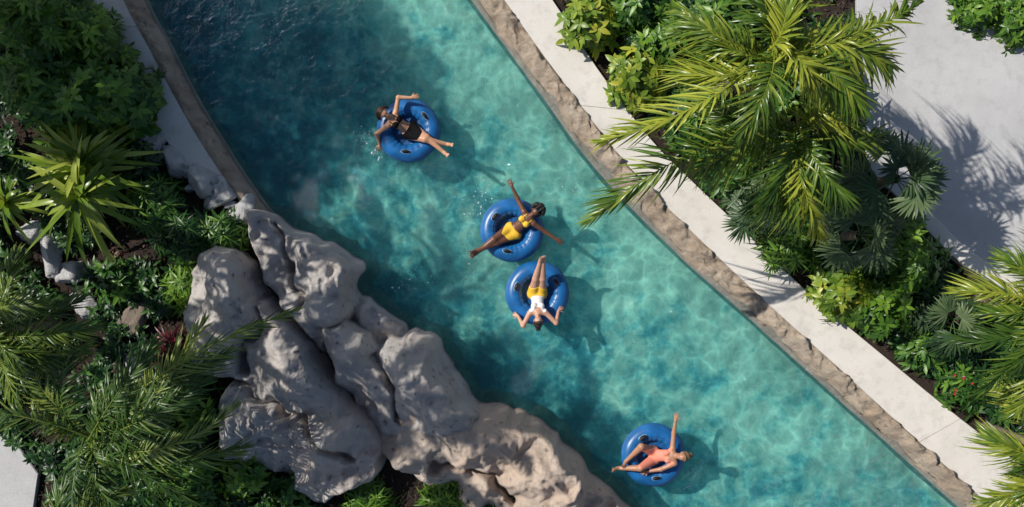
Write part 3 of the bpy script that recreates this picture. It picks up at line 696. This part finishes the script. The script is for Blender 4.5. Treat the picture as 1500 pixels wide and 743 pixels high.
shrub('leafy_shrub', 'low dark shrub by the walkway in the lower right planting', 'shrub', 1372, 510, .55, .6, 130, .2, .07, 6, 'leaf_dark', 51)
o = shrub('flowering_shrub', 'low dark shrub with small red flowers near the right edge', 'shrub', 1418, 572, .5, .6, 110, .18, .06, 6, 'leaf_dark', 52)
rng = np.random.default_rng(5); q = W(1408, 565, .75)
for i in range(5):
    mb = MB(); c = q + np.array([rng.normal() * .14, rng.normal() * .12, rng.uniform(-.08, .03)]); az = np.arange(6) * PI / 3
    leaves(mb, np.repeat(c[None], 6, 0), np.c_[np.cos(az), np.sin(az), .4 * np.ones(6)], np.repeat(Z[None], 6, 0), .036, .022)
    mb.build('flower', 'flower', o)
rosette('strap_plant', 'pale strap leaf plant beside the walkway, left of the red flowers', 'plant', 1340, 505, 26, .35, .05, 'strap', 53, .5, (5, 70), .35)
shrub('leafy_shrub', 'green shrub in the corner bed left part beyond the plaza', 'shrub', 1440, 8, .5, .7, 130, .16, .06, 6, 'leaf_mid', 54)
shrub('leafy_shrub', 'green shrub in the extreme top right corner bed', 'shrub', 1500, 22, .6, .8, 150, .16, .06, 6, 'leaf_mid', 55)
fanpalm('fan_palm', 'dark fan palm with silvery leaves next to the plaza', 1312, 262, 2.1, 13, .52, 61)
fanpalm('fan_palm', 'fan palm in front of the dense green shrub, above the lower yellow green bush', 1260, 345, 1.7, 12, .48, 62)
fanpalm('fan_palm', 'small dark fan palm touching the walkway, under the long yellow frond', 1115, 305, 1.0, 11, .42, 63, pl_=.4)
fanpalm('fan_palm', 'low silvery fan palm in the shade below the kerb', 1395, 468, .9, 10, .42, 64, pl_=.4)
palm('coconut_palm', 'tall palm whose yellow green fronds reach over the walkway near the top', 1128, 78, 4.3,
  [(880,208,38,62,.42),(1000,15,45,75,.15),(1090,-60,45,75,.05),(1215,-40,45,70,.2),(1345,5,30,60,.2),(1300,95,40,75,.1),(1195,122,70,95,.5),(1088,192,60,95,.35),(1005,110,50,90,.2),(1040,60,62,90,.05),(1150,0,70,90,.2),(1260,160,45,85,.1)], 'palm', 71, .15, .86, 60, wd=.042, hang=.95)
palm('coconut_palm', 'lower palm with a long frond drooping toward the water above the stone edging', 1165, 178, 3.4,
  [(866,322,34,62,.42),(1030,245,45,85,.15),(1207,350,50,95,.5),(1250,300,55,95,.3),(1290,200,45,85,.15),(1125,300,55,95,.15),(1240,170,70,100,.25),(1055,165,50,85,.05),(1170,320,55,95,.2)], 'palm', 72, .13, .82, 58, wd=.042, hang=.95)
palm('coconut_palm', 'palm at the right edge with fronds spreading below the plaza kerb', 1535, 450, 3.0,
  [(1405,428,30,60,.2),(1415,500,35,70,.05),(1432,575,35,75,.15),(1470,380,40,70,.2),(1480,610,40,80,.15),(1540,350,40,75),(1600,400,40,70),(1620,520,40,70),(1490,540,55,85,.15),(1560,620,40,80),(1450,460,50,80,.15)], 'palm', 73, .13, .64, 54, wd=.038, hang=.7)
palm('coconut_palm', 'palm in the lower right corner with fronds at the walkway edge', 1545, 665, 2.6,
  [(1440,735,30,65,.25),(1448,640,35,70,.15),(1465,570,40,75,.2),(1500,770,40,75,.2),(1560,560,40,75),(1620,640,40,75),(1600,760,40,75),(1490,690,60,85,.2)], 'palm', 74, .13, .62, 54, wd=.038, hang=.7)

# ------------------------------------------------------------------ swim tubes
def swim_tube(label, px, py, hpx):
    c = W(px, py, .1); root = thing('swim_tube', label, 'swim tube', (c[0], c[1], 0), 'blue swim tubes on the river')
    R, r, zc = .445, .17, .055
    A, B = 160, 32; V = []; sd_ = px * .013
    def surf(a, b, off=0):
        wr = .0045 * math.cos(22 * a + 1.5 * math.sin(3 * a + sd_)) * max(0, math.cos(b - PI * .85)) ** 2 + .004 * math.sin(5 * a + sd_)
        rr = r + wr + off
        return np.array([c[0] + (R + rr * math.cos(b)) * math.cos(a), c[1] + (R + rr * math.cos(b)) * math.sin(a), zc + rr * .92 * math.sin(b)])
    for i in range(A):
        for j in range(B): V.append(surf(2 * PI * i / A, 2 * PI * j / B))
    F = [(i * B + j, ((i + 1) % A) * B + j, ((i + 1) % A) * B + (j + 1) % B, i * B + (j + 1) % B) for i in range(A) for j in range(B)]
    mb = MB(); mb.add(V, F); ring = mb.build('ring', 'vinyl', root)
    mb = MB()
    for b in (.05, PI * .62):
        tube(mb, [surf(2 * PI * i / 90, b, .001) for i in range(91)], .006, 5)
    mb.build('weld_seam', 'vinyl_floor', ring)
    mb = MB(); V = [(c[0], c[1], .022)]; F = []
    for k in range(1, 7):
        for i in range(48): V.append((c[0] + .31 * k / 6 * math.cos(i * PI / 24), c[1] + .31 * k / 6 * math.sin(i * PI / 24), .022 + .025 * (k / 6) ** 2 + .005 * math.sin(i * 1.7 + k)))
    for i in range(48): F.append((0, 1 + i, 1 + (i + 1) % 48))
    mb.add(V, F)
    mb2 = []
    for k in range(5):
        for i in range(48): mb2.append((1 + k * 48 + i, 1 + k * 48 + 48 + i, 1 + k * 48 + 48 + (i + 1) % 48, 1 + k * 48 + (i + 1) % 48))
    mb.F += mb2
    mb.build('floor', 'vinyl_floor', root)
    for hx, hy in hpx:
        w = W(hx, hy, .22); a0 = math.atan2(w[1] - c[1], w[0] - c[0]); b0 = PI * .5 + .1
        def stad(sc, off, dome):
            V = []; F = []; nt_ = 28; K = 6
            for k in range(K + 1):
                q = k / K
                for i in range(nt_):
                    th = 2 * PI * i / nt_; lx = .10 * sc * q * math.copysign(abs(math.cos(th)) ** .7, math.cos(th)); ly = .046 * sc * q * math.copysign(abs(math.sin(th)) ** .85, math.sin(th))
                    V.append(surf(a0 + lx / R, b0 + ly / r, off + dome * (1 - q ** 3) if k < K else -.002))
            for k in range(K):
                for i in range(nt_):
                    F.append((k * nt_ + i, k * nt_ + nt_ + i, k * nt_ + nt_ + (i + 1) % nt_, k * nt_ + (i + 1) % nt_))
            return V, F
        mb = MB(); mb.add(*stad(.86, .012, .004))
        t = np.linspace(-1, 1, 14)
        tube(mb, [surf(a0 + .075 * q / R, b0, .016 + .034 * (1 - q * q) ** .5) for q in t], .017, 8)
        hd = mb.build('handle', 'black_rubber', root)
        mb = MB(); mb.add(*stad(1.0, .007, .002)); mb.build('handle_patch', 'patch', hd)
    return root

# ------------------------------------------------------------------ people
class SDF:
    def __init__(s, lo, hi, h=.0065):
        s.h = h; s.lo = np.asarray(lo, float); n = np.ceil((np.asarray(hi) - s.lo) / h).astype(int) + 1; s.D = np.full(tuple(n), 1.0, np.float32)
    def sub(s, lo, hi):
        i0 = np.maximum(0, np.floor((lo - s.lo) / s.h).astype(int)); i1 = np.minimum(s.D.shape, np.ceil((hi - s.lo) / s.h).astype(int) + 1)
        if (i1 <= i0).any(): return None
        ax = [s.lo[k] + s.h * np.arange(i0[k], i1[k]) for k in range(3)]
        return tuple(slice(a, b) for a, b in zip(i0, i1)), np.stack(np.meshgrid(*ax, indexing='ij'), -1)
    def cap(s, a, b, ra, rb, k=.02, flat=None):
        a = np.asarray(a, float); b = np.asarray(b, float); m = max(ra, rb) + k + 3 * s.h
        q = s.sub(np.minimum(a, b) - m, np.maximum(a, b) + m)
        if q is None: return
        sl, P = q; p = P - a; ab = b - a
        if flat is not None:
            n, f = flat; p = p + n * ((p @ n) * (f - 1))[..., None]; ab = ab + n * (ab @ n) * (f - 1)
        t = np.clip((p @ ab) / (ab @ ab + 1e-9), 0, 1)
        d = np.linalg.norm(p - t[..., None] * ab, axis=-1) - (ra + (rb - ra) * t)
        D = s.D[sl]; hh = np.maximum(k - np.abs(D - d), 0) / k
        s.D[sl] = np.minimum(D, d) - hh * hh * k / 4
def surfnets(D, lo, h):
    ins = D < 0; sh = np.array(D.shape)
    c = np.zeros(tuple(sh - 1), np.int8)
    cs = [(i, j, k) for i in (0, 1) for j in (0, 1) for k in (0, 1)]
    for i, j, k in cs: c += ins[i:sh[0] - 1 + i, j:sh[1] - 1 + j, k:sh[2] - 1 + k]
    act = (c > 0) & (c < 8); idx = np.argwhere(act); vid = np.full(act.shape, -1, np.int64); vid[act] = np.arange(len(idx))
    pos = np.zeros((len(idx), 3)); cnt = np.zeros(len(idx))
    for o0 in cs:
        for ax in range(3):
            if o0[ax] == 0:
                o1 = list(o0); o1[ax] = 1
                d0 = D[tuple((idx + np.array(o0)).T)].astype(float); d1 = D[tuple((idx + np.array(o1)).T)].astype(float)
                mk = (d0 < 0) != (d1 < 0); t = np.where(mk, d0 / np.where(mk, d0 - d1, 1), 0)
                p = np.array(o0, float) + (np.array(o1) - np.array(o0)) * t[:, None]
                pos += p * mk[:, None]; cnt += mk
    V = lo + h * (idx + pos / cnt[:, None]); F = []
    for ax in range(3):
        b, cc = (ax + 1) % 3, (ax + 2) % 3
        s0 = np.take(ins, range(sh[ax] - 1), ax); s1 = np.take(ins, range(1, sh[ax]), ax)
        e = np.argwhere(s0 != s1)
        e = e[(e[:, b] >= 1) & (e[:, cc] >= 1) & (e[:, b] < sh[b] - 1) & (e[:, cc] < sh[cc] - 1)]
        eb = np.zeros(3, int); eb[b] = 1; ec = np.zeros(3, int); ec[cc] = 1
        q = np.stack([vid[tuple((e - eb - ec).T)], vid[tuple((e - ec).T)], vid[tuple(e.T)], vid[tuple((e - eb).T)]], 1)
        out = ~s0[tuple(e.T)]; q[out] = q[out][:, ::-1]; F.append(q)
    return V, np.concatenate(F)
def ik(a, t, l1, l2, pole):
    v = t - a; d = min(np.linalg.norm(v), l1 + l2 - .004); v = unit(v); ca = (l1 * l1 + d * d - l2 * l2) / (2 * l1 * d)
    pp = unit(pole - v * (pole @ v)); ca = max(-1, min(1, ca))
    return a + l1 * (v * ca + pp * math.sqrt(1 - ca * ca)), a + v * d
def person(label, pel, head, hands, feet, skin, hair, outfit, poles=None, turn=(0, 0, 0)):
    P = np.asarray(pel, float); u = unit(np.asarray(head) - P); f = unit(Z - u * u[2]); s = np.cross(u, f)
    base = np.array([P[0], P[1], 0.0]); poles = poles or {}
    bones = []; core = []
    def B(a, b, ra, rb, k=.025, flat=None, c=False):
        bones.append((a, b, ra, rb, k, flat)); 
        if c: core.append((a, b, ra, rb, k, flat))
    waist = P + .17 * u; ch = P + .33 * u; nb = P + .465 * u
    B(P - .07 * s, P + .07 * s, .102, .102, .03, (f, 1.12), True)
    B(P, waist, .115, .094, .05, (f, 1.25), True)
    B(waist, ch + .03 * u, .094, .120, .05, (f, 1.28), True)
    for q in (-1, 1):
        B(P - .03 * u + q * .066 * s - .05 * f, P - .04 * u + q * .070 * s - .04 * f, .087, .087, .04, None, True)
        B(ch + .015 * u + q * .066 * s + .065 * f, ch + .0 * u + q * .068 * s + .075 * f, .052, .055, .03, None, True)
    B(nb - .035 * u - .13 * s, nb - .035 * u + .13 * s, .052, .052, .05, None, True)
    B(nb - .02 * u, nb + .1 * u, .050, .044, .04, None, True)
    for q, nm in ((1, 'L'), (-1, 'R')):
        hip = P - .02 * u + q * .084 * s; tgt = np.asarray(feet[nm]); kn, an = ik(hip, tgt, .42, .41, np.asarray(poles.get('k' + nm, f + Z * .6 + q * .1 * s)))
        ld = unit(an - kn)
        B(hip, kn, .101, .063, .04, None, True)
        B(kn, an, .060, .038, .03); bk = unit(np.cross(s, ld)); bk = bk if bk[2] < 0 else -bk
        B(kn + ld * .08 + bk * .018, kn + ld * .19 + bk * .014, .055, .046, .03)
        td = unit(ld * .62 + Z * .75)
        B(an - td * .035 + ld * .02, an + td * .03 + ld * .03, .033, .035, .02)
        wv = unit(np.cross(td, np.cross(s, td)))
        B(an + td * .02 + ld * .035, an + td * .13 + ld * .03, .035, .027, .02)
        for i in range(5):
            w0 = (i - 2) * .0155; l = (.05, .044, .04, .034, .028)[i if q < 0 else 4 - i] 
            B(an + td * .135 + ld * .028 + wv * w0, an + td * (.135 + l) + ld * .028 + wv * w0 * 1.1, .0105, .008, .006)
        sh = nb - .035 * u + q * .15 * s; tg = np.asarray(hands[nm]); wt = tg - unit(tg - sh) * .12
        el, wr = ik(sh, wt, .285, .25, np.asarray(poles.get('e' + nm, -Z + q * .3 * s)))
        B(sh, el, .052, .042, .035, None, False); core.append((sh, sh + (el - sh) * .4, .052, .048, .035, None))
        B(el, wr, .043, .028, .025)
        hd = unit(unit(wr - el) + unit(tg - wr) * .6); nr = unit(-Z + hd * hd[2] + .2 * u); nr = unit(nr - hd * (nr @ hd)); w = np.cross(hd, nr)
        ts = -1 if w @ u < 0 else 1
        B(wr, wr + hd * .025, .025, .027, .015)
        for i in (-1, 0, 1): B(wr + hd * .025 + w * i * .016, wr + hd * .085 + w * i * .025, .017, .015, .012)
        for i, l in enumerate((.066, .078, .073, .056)):
            j = (i - 1.5); bs = wr + hd * .088 + w * j * .021; d1 = unit(hd + w * j * .14 + nr * .12); d2 = unit(hd + w * j * .12 + nr * .5)
            B(bs, bs + d1 * l * .55, .0095, .0088, .005); B(bs + d1 * l * .55, bs + d1 * l * .55 + d2 * l * .5, .0088, .007, .004)
        tb_ = wr + hd * .03 + w * ts * .03; d1 = unit(hd * .6 + w * ts * .8 + nr * .2); d2 = unit(hd * .9 + w * ts * .4 + nr * .3)
        B(tb_, tb_ + d1 * .04, .013, .011, .01); B(tb_ + d1 * .04, tb_ + d1 * .04 + d2 * .03, .011, .008, .004)
    uh = unit(u + .45 * Z + np.asarray(turn)); fh = unit(f * .6 - u * .25 + .25 * Z); fh = unit(fh - uh * (fh @ uh)); shh = np.cross(uh, fh)
    hc = nb + .085 * u + .105 * uh + .012 * fh
    h = lambda a, b, c: hc + a * uh + b * fh + c * shh
    B(nb + .06 * u, hc - .04 * uh, .046, .05, .03)
    B(h(.03, -.02, 0), h(.025, .02, 0), .082, .076, .03, (shh, 1.12))
    B(h(-.02, .02, 0), h(-.07, .045, 0), .065, .043, .04, (shh, 1.05))
    B(h(-.095, .07, 0), h(-.093, .066, 0), .024, .024, .03)
    B(h(.005, .088, 0), h(-.03, .108, 0), .009, .013, .012)
    B(h(-.058, .090, -.014), h(-.058, .090, .014), .0105, .0105, .01)
    B(h(.028, .083, -.03), h(.028, .083, .03), .011, .011, .02)
    for q in (-1, 1): B(h(.012, -.008, q * .076), h(-.03, -.002, q * .073), .015, .011, .008)
    pts = np.array([x for b in bones for x in (b[0], b[1])])
    S = SDF(pts.min(0) - .15, pts.max(0) + .15)
    for b in bones: S.cap(*b)
    V, F = surfnets(S.D, S.lo, S.h)
    mb = MB(); mb.add(V, F)
    o = mb.build('person', skin, origin=base)
    tag(o, label, 'person')
    # face details
    for q in (-1, 1):
        mb = MB(); bm = bmesh.new(); bmesh.ops.create_icosphere(bm, subdivisions=2, radius=.0125)
        mb.add([np.array(v.co) + h(.008, .079, q * .032) for v in bm.verts], [[v.index for v in ff.verts] for ff in bm.faces]); bm.free(); mb.build('eye', 'eye', o)
    mb = MB(); tube(mb, [h(-.058, .099, x) - .004 * abs(x) / .02 * fh for x in np.linspace(-.022, .022, 7)], [.003, .006, .0075, .007, .0075, .006, .003], 6); mb.build('lips', 'lip', o)
    # clothes
    cl = [P - .3 * u, nb + .1 * u, P + .3 * s, P - .3 * s, P + .4 * (unit((np.asarray(feet['L']) - P)))]
    cl = np.array(cl); lo, hi = cl.min(0) - .22, cl.max(0) + .22
    for nm, mt, off, reg in outfit:
        S2 = SDF(lo, hi)
        for b in core: S2.cap(*b)
        ax = [S2.lo[k] + S2.h * np.arange(S2.D.shape[k]) for k in range(3)]
        X = np.stack(np.meshgrid(*ax, indexing='ij'), -1) - P
        D2 = np.maximum(S2.D - off, reg(X @ u, X @ f, X @ s)).astype(np.float32)
        D2[0] = D2[-1] = 1; D2[:, 0] = D2[:, -1] = 1; D2[:, :, 0] = D2[:, :, -1] = 1
        V, F = surfnets(D2, S2.lo, S2.h); mb = MB(); mb.add(V, F); mb.build(nm, mt, o)
    # hair
    rng = np.random.default_rng(int(abs(P[0] * 1000)))
    S3 = SDF(hc - .35, hc + .35, .006)
    S3.cap(h(.035, -.03, 0), h(.035, -.005, 0), .098, .088, .02, (shh, 1.1))
    S3.cap(h(-.03, -.06, 0), h(.0, -.05, 0), .065, .075, .03)
    kind = hair[1]
    if kind == 'curly':
        for i in range(130):
            d = unit(rng.normal(size=3))
            p = d[0] * uh * .125 + d[1] * fh * .115 + d[2] * shh * .122
            if d[1] > .35 and d[0] < .55: continue
            S3.cap(h(.045, -.03, 0) + p, h(.045, -.03, 0) + p * 1.1, .028, .022, .006)
    if kind == 'long':
        for i in range(44):
            an_ = rng.uniform(-1.9, 1.9); a0 = h(.06 + .03 * math.cos(an_), -.06 * math.cos(an_ * .5) - .03, .07 * math.sin(an_))
            e = a0 - uh * rng.uniform(.14, .24) - fh * rng.uniform(.05, .09) + shh * .07 * math.sin(an_) + rng.normal(size=3) * .014
            S3.cap(a0, (a0 + e) / 2 - fh * .03, .018, .015, .008); S3.cap((a0 + e) / 2 - fh * .03, e, .015, .006, .008)
    if kind == 'bun':
        for i in range(26):
            d = unit(rng.normal(size=3)); c0 = h(.06, -.135, 0); S3.cap(c0 + d * .02, c0 + d * .035, .03, .02, .008)
        for i in range(24):
            an_ = (i / 23 - .5) * 2.6; S3.cap(h(.09 * math.cos(an_) + .03, .045, .085 * math.sin(an_)), h(.06, -.12, .02 * math.sin(an_)), .012, .012, .006)
    sl, X = S3.sub(S3.lo, S3.lo + S3.h * (np.array(S3.D.shape) - 1)); X = X - hc
    ff, uu = X @ fh, X @ uh
    face = np.minimum(ff - .035, .062 + .25 * ff - uu)      # positive inside the face region
    D3 = np.maximum(S3.D[sl], face).astype(np.float32); D3[0] = D3[-1] = 1; D3[:, 0] = D3[:, -1] = 1; D3[:, :, 0] = D3[:, :, -1] = 1
    V, F = surfnets(D3, S3.lo, S3.h); mb = MB(); mb.add(V, F, RNG.uniform(0, 1)); mb.build('hair', hair[0], o)
    return o
for nm, c in (('skin_tan', (.50, .265, .155)), ('skin_dark', (.14, .06, .034)), ('skin_light', (.52, .29, .20)), ('skin_olive', (.40, .20, .12))):
    M[nm] = plain(nm, c, .42, .06, 30)
M['hair_brown'] = plain('hair_brown', (.06, .028, .014), .5, .5, 60, .5, spec=.3); M['hair_black'] = plain('hair_black', (.008, .006, .006), .55, .5, 60, .5)
M['hair_dark'] = plain('hair_dark', (.03, .015, .01), .5, .5, 60, .5); M['hair_blond'] = plain('hair_blond', (.22, .12, .06), .5, .5, 60, .5)
M['cloth_black'] = plain('cloth_black', (.004, .004, .005), .8, .2, 60, spec=.1); M['cloth_yellow'] = plain('cloth_yellow', (.75, .46, .03), .7, .1, 60)
M['cloth_white'] = plain('cloth_white', (.75, .75, .74), .75, .05, 60); M['cloth_salmon'] = plain('cloth_salmon', (.72, .25, .17), .7, .08, 60)
# clothing regions (negative inside): a along the torso, b to the front, c to the side
def brief(a, b, c): return np.maximum(np.maximum(a - .085, -.115 - a), np.abs(c) * .55 - .085 - .55 * (a + .06))
def bra(a, b, c):
    cup = np.sqrt((a - .335) ** 2 + (np.abs(c) - .066) ** 2 + np.minimum(0, b - .04) ** 2) - .062
    band = np.abs(a - .29) - .011
    strap = np.maximum(np.maximum(np.abs(np.abs(c) - .075) - .009, a - .47), .33 - a)
    return np.minimum(np.minimum(cup, band), strap)
def tank(a, b, c): return np.maximum(np.maximum(.06 - a, a - .455), np.maximum(np.abs(c) - .165, np.where(a > .37, np.maximum(a - .39, .0) * .8 - (np.abs(c) - .055), -1)))
def shorts(a, b, c): return np.maximum(a - .10, np.sqrt(a * a + b * b + c * c) - .25)
def onepiece(a, b, c): return np.maximum(np.maximum(a - .45, -.115 - a), np.maximum(np.where(a > .37, (a - .37) * .9 - (np.abs(c) - .045), -1), np.where(a < .02, np.abs(c) * .55 - .085 - .55 * (a + .06), np.abs(c) - .16)))

T1 = swim_tube('blue swim tube farthest upstream, under the person in the black bikini', 598, 191, [(630,163),(594,222)])
T2 = swim_tube('blue swim tube carrying the person in the yellow bikini', 750, 337, [(722,315),(742,372)])
T3 = swim_tube('blue swim tube carrying the person in white top and yellow shorts', 787, 429, [(757,420),(816,412)])
T4 = swim_tube('blue swim tube farthest downstream, near the bottom edge', 957, 667, [(941,640),(962,703)])
person('person in black bikini with brown hair, leaning back with one arm raised', W(600,191,.145), W(566,169,.42), {'L': W(609,137,.45), 'R': W(553,219,.05)}, {'L': W(649,222,.34), 'R': W(653,211,.27)}, 'skin_tan', ('hair_brown', 'long'),
  [('bikini_top', 'cloth_black', .009, bra), ('bikini_bottom', 'cloth_black', .009, brief)], {'eL': np.array([-1.0, .6, 0]), 'eR': np.array([-1., 0, .2])})
person('person in yellow bikini with curly black hair, both arms stretched wide', W(752,338,.145), W(790,306,.46), {'L': W(828,360,.20), 'R': W(745,263,.38)}, {'L': W(693,369,.33), 'R': W(699,370,.28)}, 'skin_dark', ('hair_black', 'curly'),
  [('bikini_top', 'cloth_yellow', .007, bra), ('bikini_bottom', 'cloth_yellow', .007, brief)])
person('person in white top and yellow shorts, legs together pointing up the picture', W(787,431,.145), W(788,466,.48), {'L': W(751,466,.26), 'R': W(826,456,.24)}, {'L': W(791,384,.68), 'R': W(796,382,.68)}, 'skin_light', ('hair_dark', 'bun'),
  [('tank_top', 'cloth_white', .008, tank), ('shorts', 'cloth_yellow', .011, shorts)], {'eL': np.array([-.6, -1.0, .2]), 'eR': np.array([.6, -1.0, .2])})
person('person in salmon swimsuit with one arm thrown up, knees bent', W(958,667,.145), W(997,668,.50), {'L': W(938,694,.25), 'R': W(991,604,.48)}, {'L': W(908,686,.24), 'R': W(919,674,.28)}, 'skin_olive', ('hair_blond', 'bun'),
  [('swimsuit', 'cloth_salmon', .007, onepiece)], {'eL': np.array([.6, -1.0, 0]), 'kR': np.array([.1, .8, .8]), 'kL': np.array([0, -.2, 1.0])})

# ------------------------------------------------------------------ splashes
def splash(label, spots, seed):
    rng = np.random.default_rng(seed); mb = MB(); bm = bmesh.new(); bmesh.ops.create_icosphere(bm, subdivisions=1, radius=1); Vv = np.array([v.co[:] for v in bm.verts]); Ff = [[v.index for v in q.verts] for q in bm.faces]; bm.free()
    for (px, py, sx, sy, n) in spots:
        for i in range(n):
            c = W(px + rng.normal() * sx, py + rng.normal() * sy, .0); r = .004 + .013 * rng.random() ** 4; an = rng.uniform(0, 6.3); st = rng.uniform(1, 2.4)
            q = Vv * r * np.array([st, 1, .6]); q = np.c_[q[:, 0] * math.cos(an) - q[:, 1] * math.sin(an), q[:, 0] * math.sin(an) + q[:, 1] * math.cos(an), q[:, 2]]
            mb.add(q + np.array([c[0], c[1], .02 + abs(rng.normal()) * .08]), Ff)
    tag(mb.build('splash', 'foam'), label, 'splash', kind='stuff')
splash('white water droplets splashing beside the person in the black bikini', [(534,202,9,8,60), (552,222,6,5,25), (575,168,10,6,10)], 1)
splash('white water droplets trailing beside the tube of the yellow bikini', [(706,292,7,14,35), (686,388,4,14,18), (690,310,10,10,16)], 2)
splash('white droplets scattered on open water left of the middle tubes', [(592,425,8,12,30), (845,275,10,5,10), (620,390,20,20,10)], 3)

# ------------------------------------------------------------------ light, world, camera
EL = math.radians(43); dx, dy = unit(np.array([.9, -.43]))
sd = bpy.data.lights.new('sun', 'SUN'); sd.energy = 5.0; sd.angle = math.radians(.5); sd.color = (1, .95, .87)
so = bpy.data.objects.new('sun', sd); C.objects.link(so)
so.rotation_euler = Vector((dx * math.cos(EL), dy * math.cos(EL), -math.sin(EL))).to_track_quat('-Z', 'Y').to_euler(); so.location = (-20, 10, 20)
wd = bpy.data.worlds.new('World'); bpy.context.scene.world = wd; wd.use_nodes = True; nt = wd.node_tree
bg = nt.nodes['Background']; sk = nt.nodes.new('ShaderNodeTexSky'); sk.sky_type = 'NISHITA'; sk.sun_disc = False
sk.sun_elevation = EL; sk.sun_rotation = math.atan2(-dx, -dy); nt.links.new(sk.outputs[0], bg.inputs[0]); bg.inputs[1].default_value = .085
cd = bpy.data.cameras.new('camera'); cd.sensor_width = 36; cd.lens = 36; cd.clip_end = 2000
co = bpy.data.objects.new('camera', cd); C.objects.link(co); co.location = (0, 0, H)
sc = bpy.context.scene; sc.camera = co
sc.view_settings.view_transform = 'Standard'; sc.view_settings.look = 'None'; sc.view_settings.exposure = 0
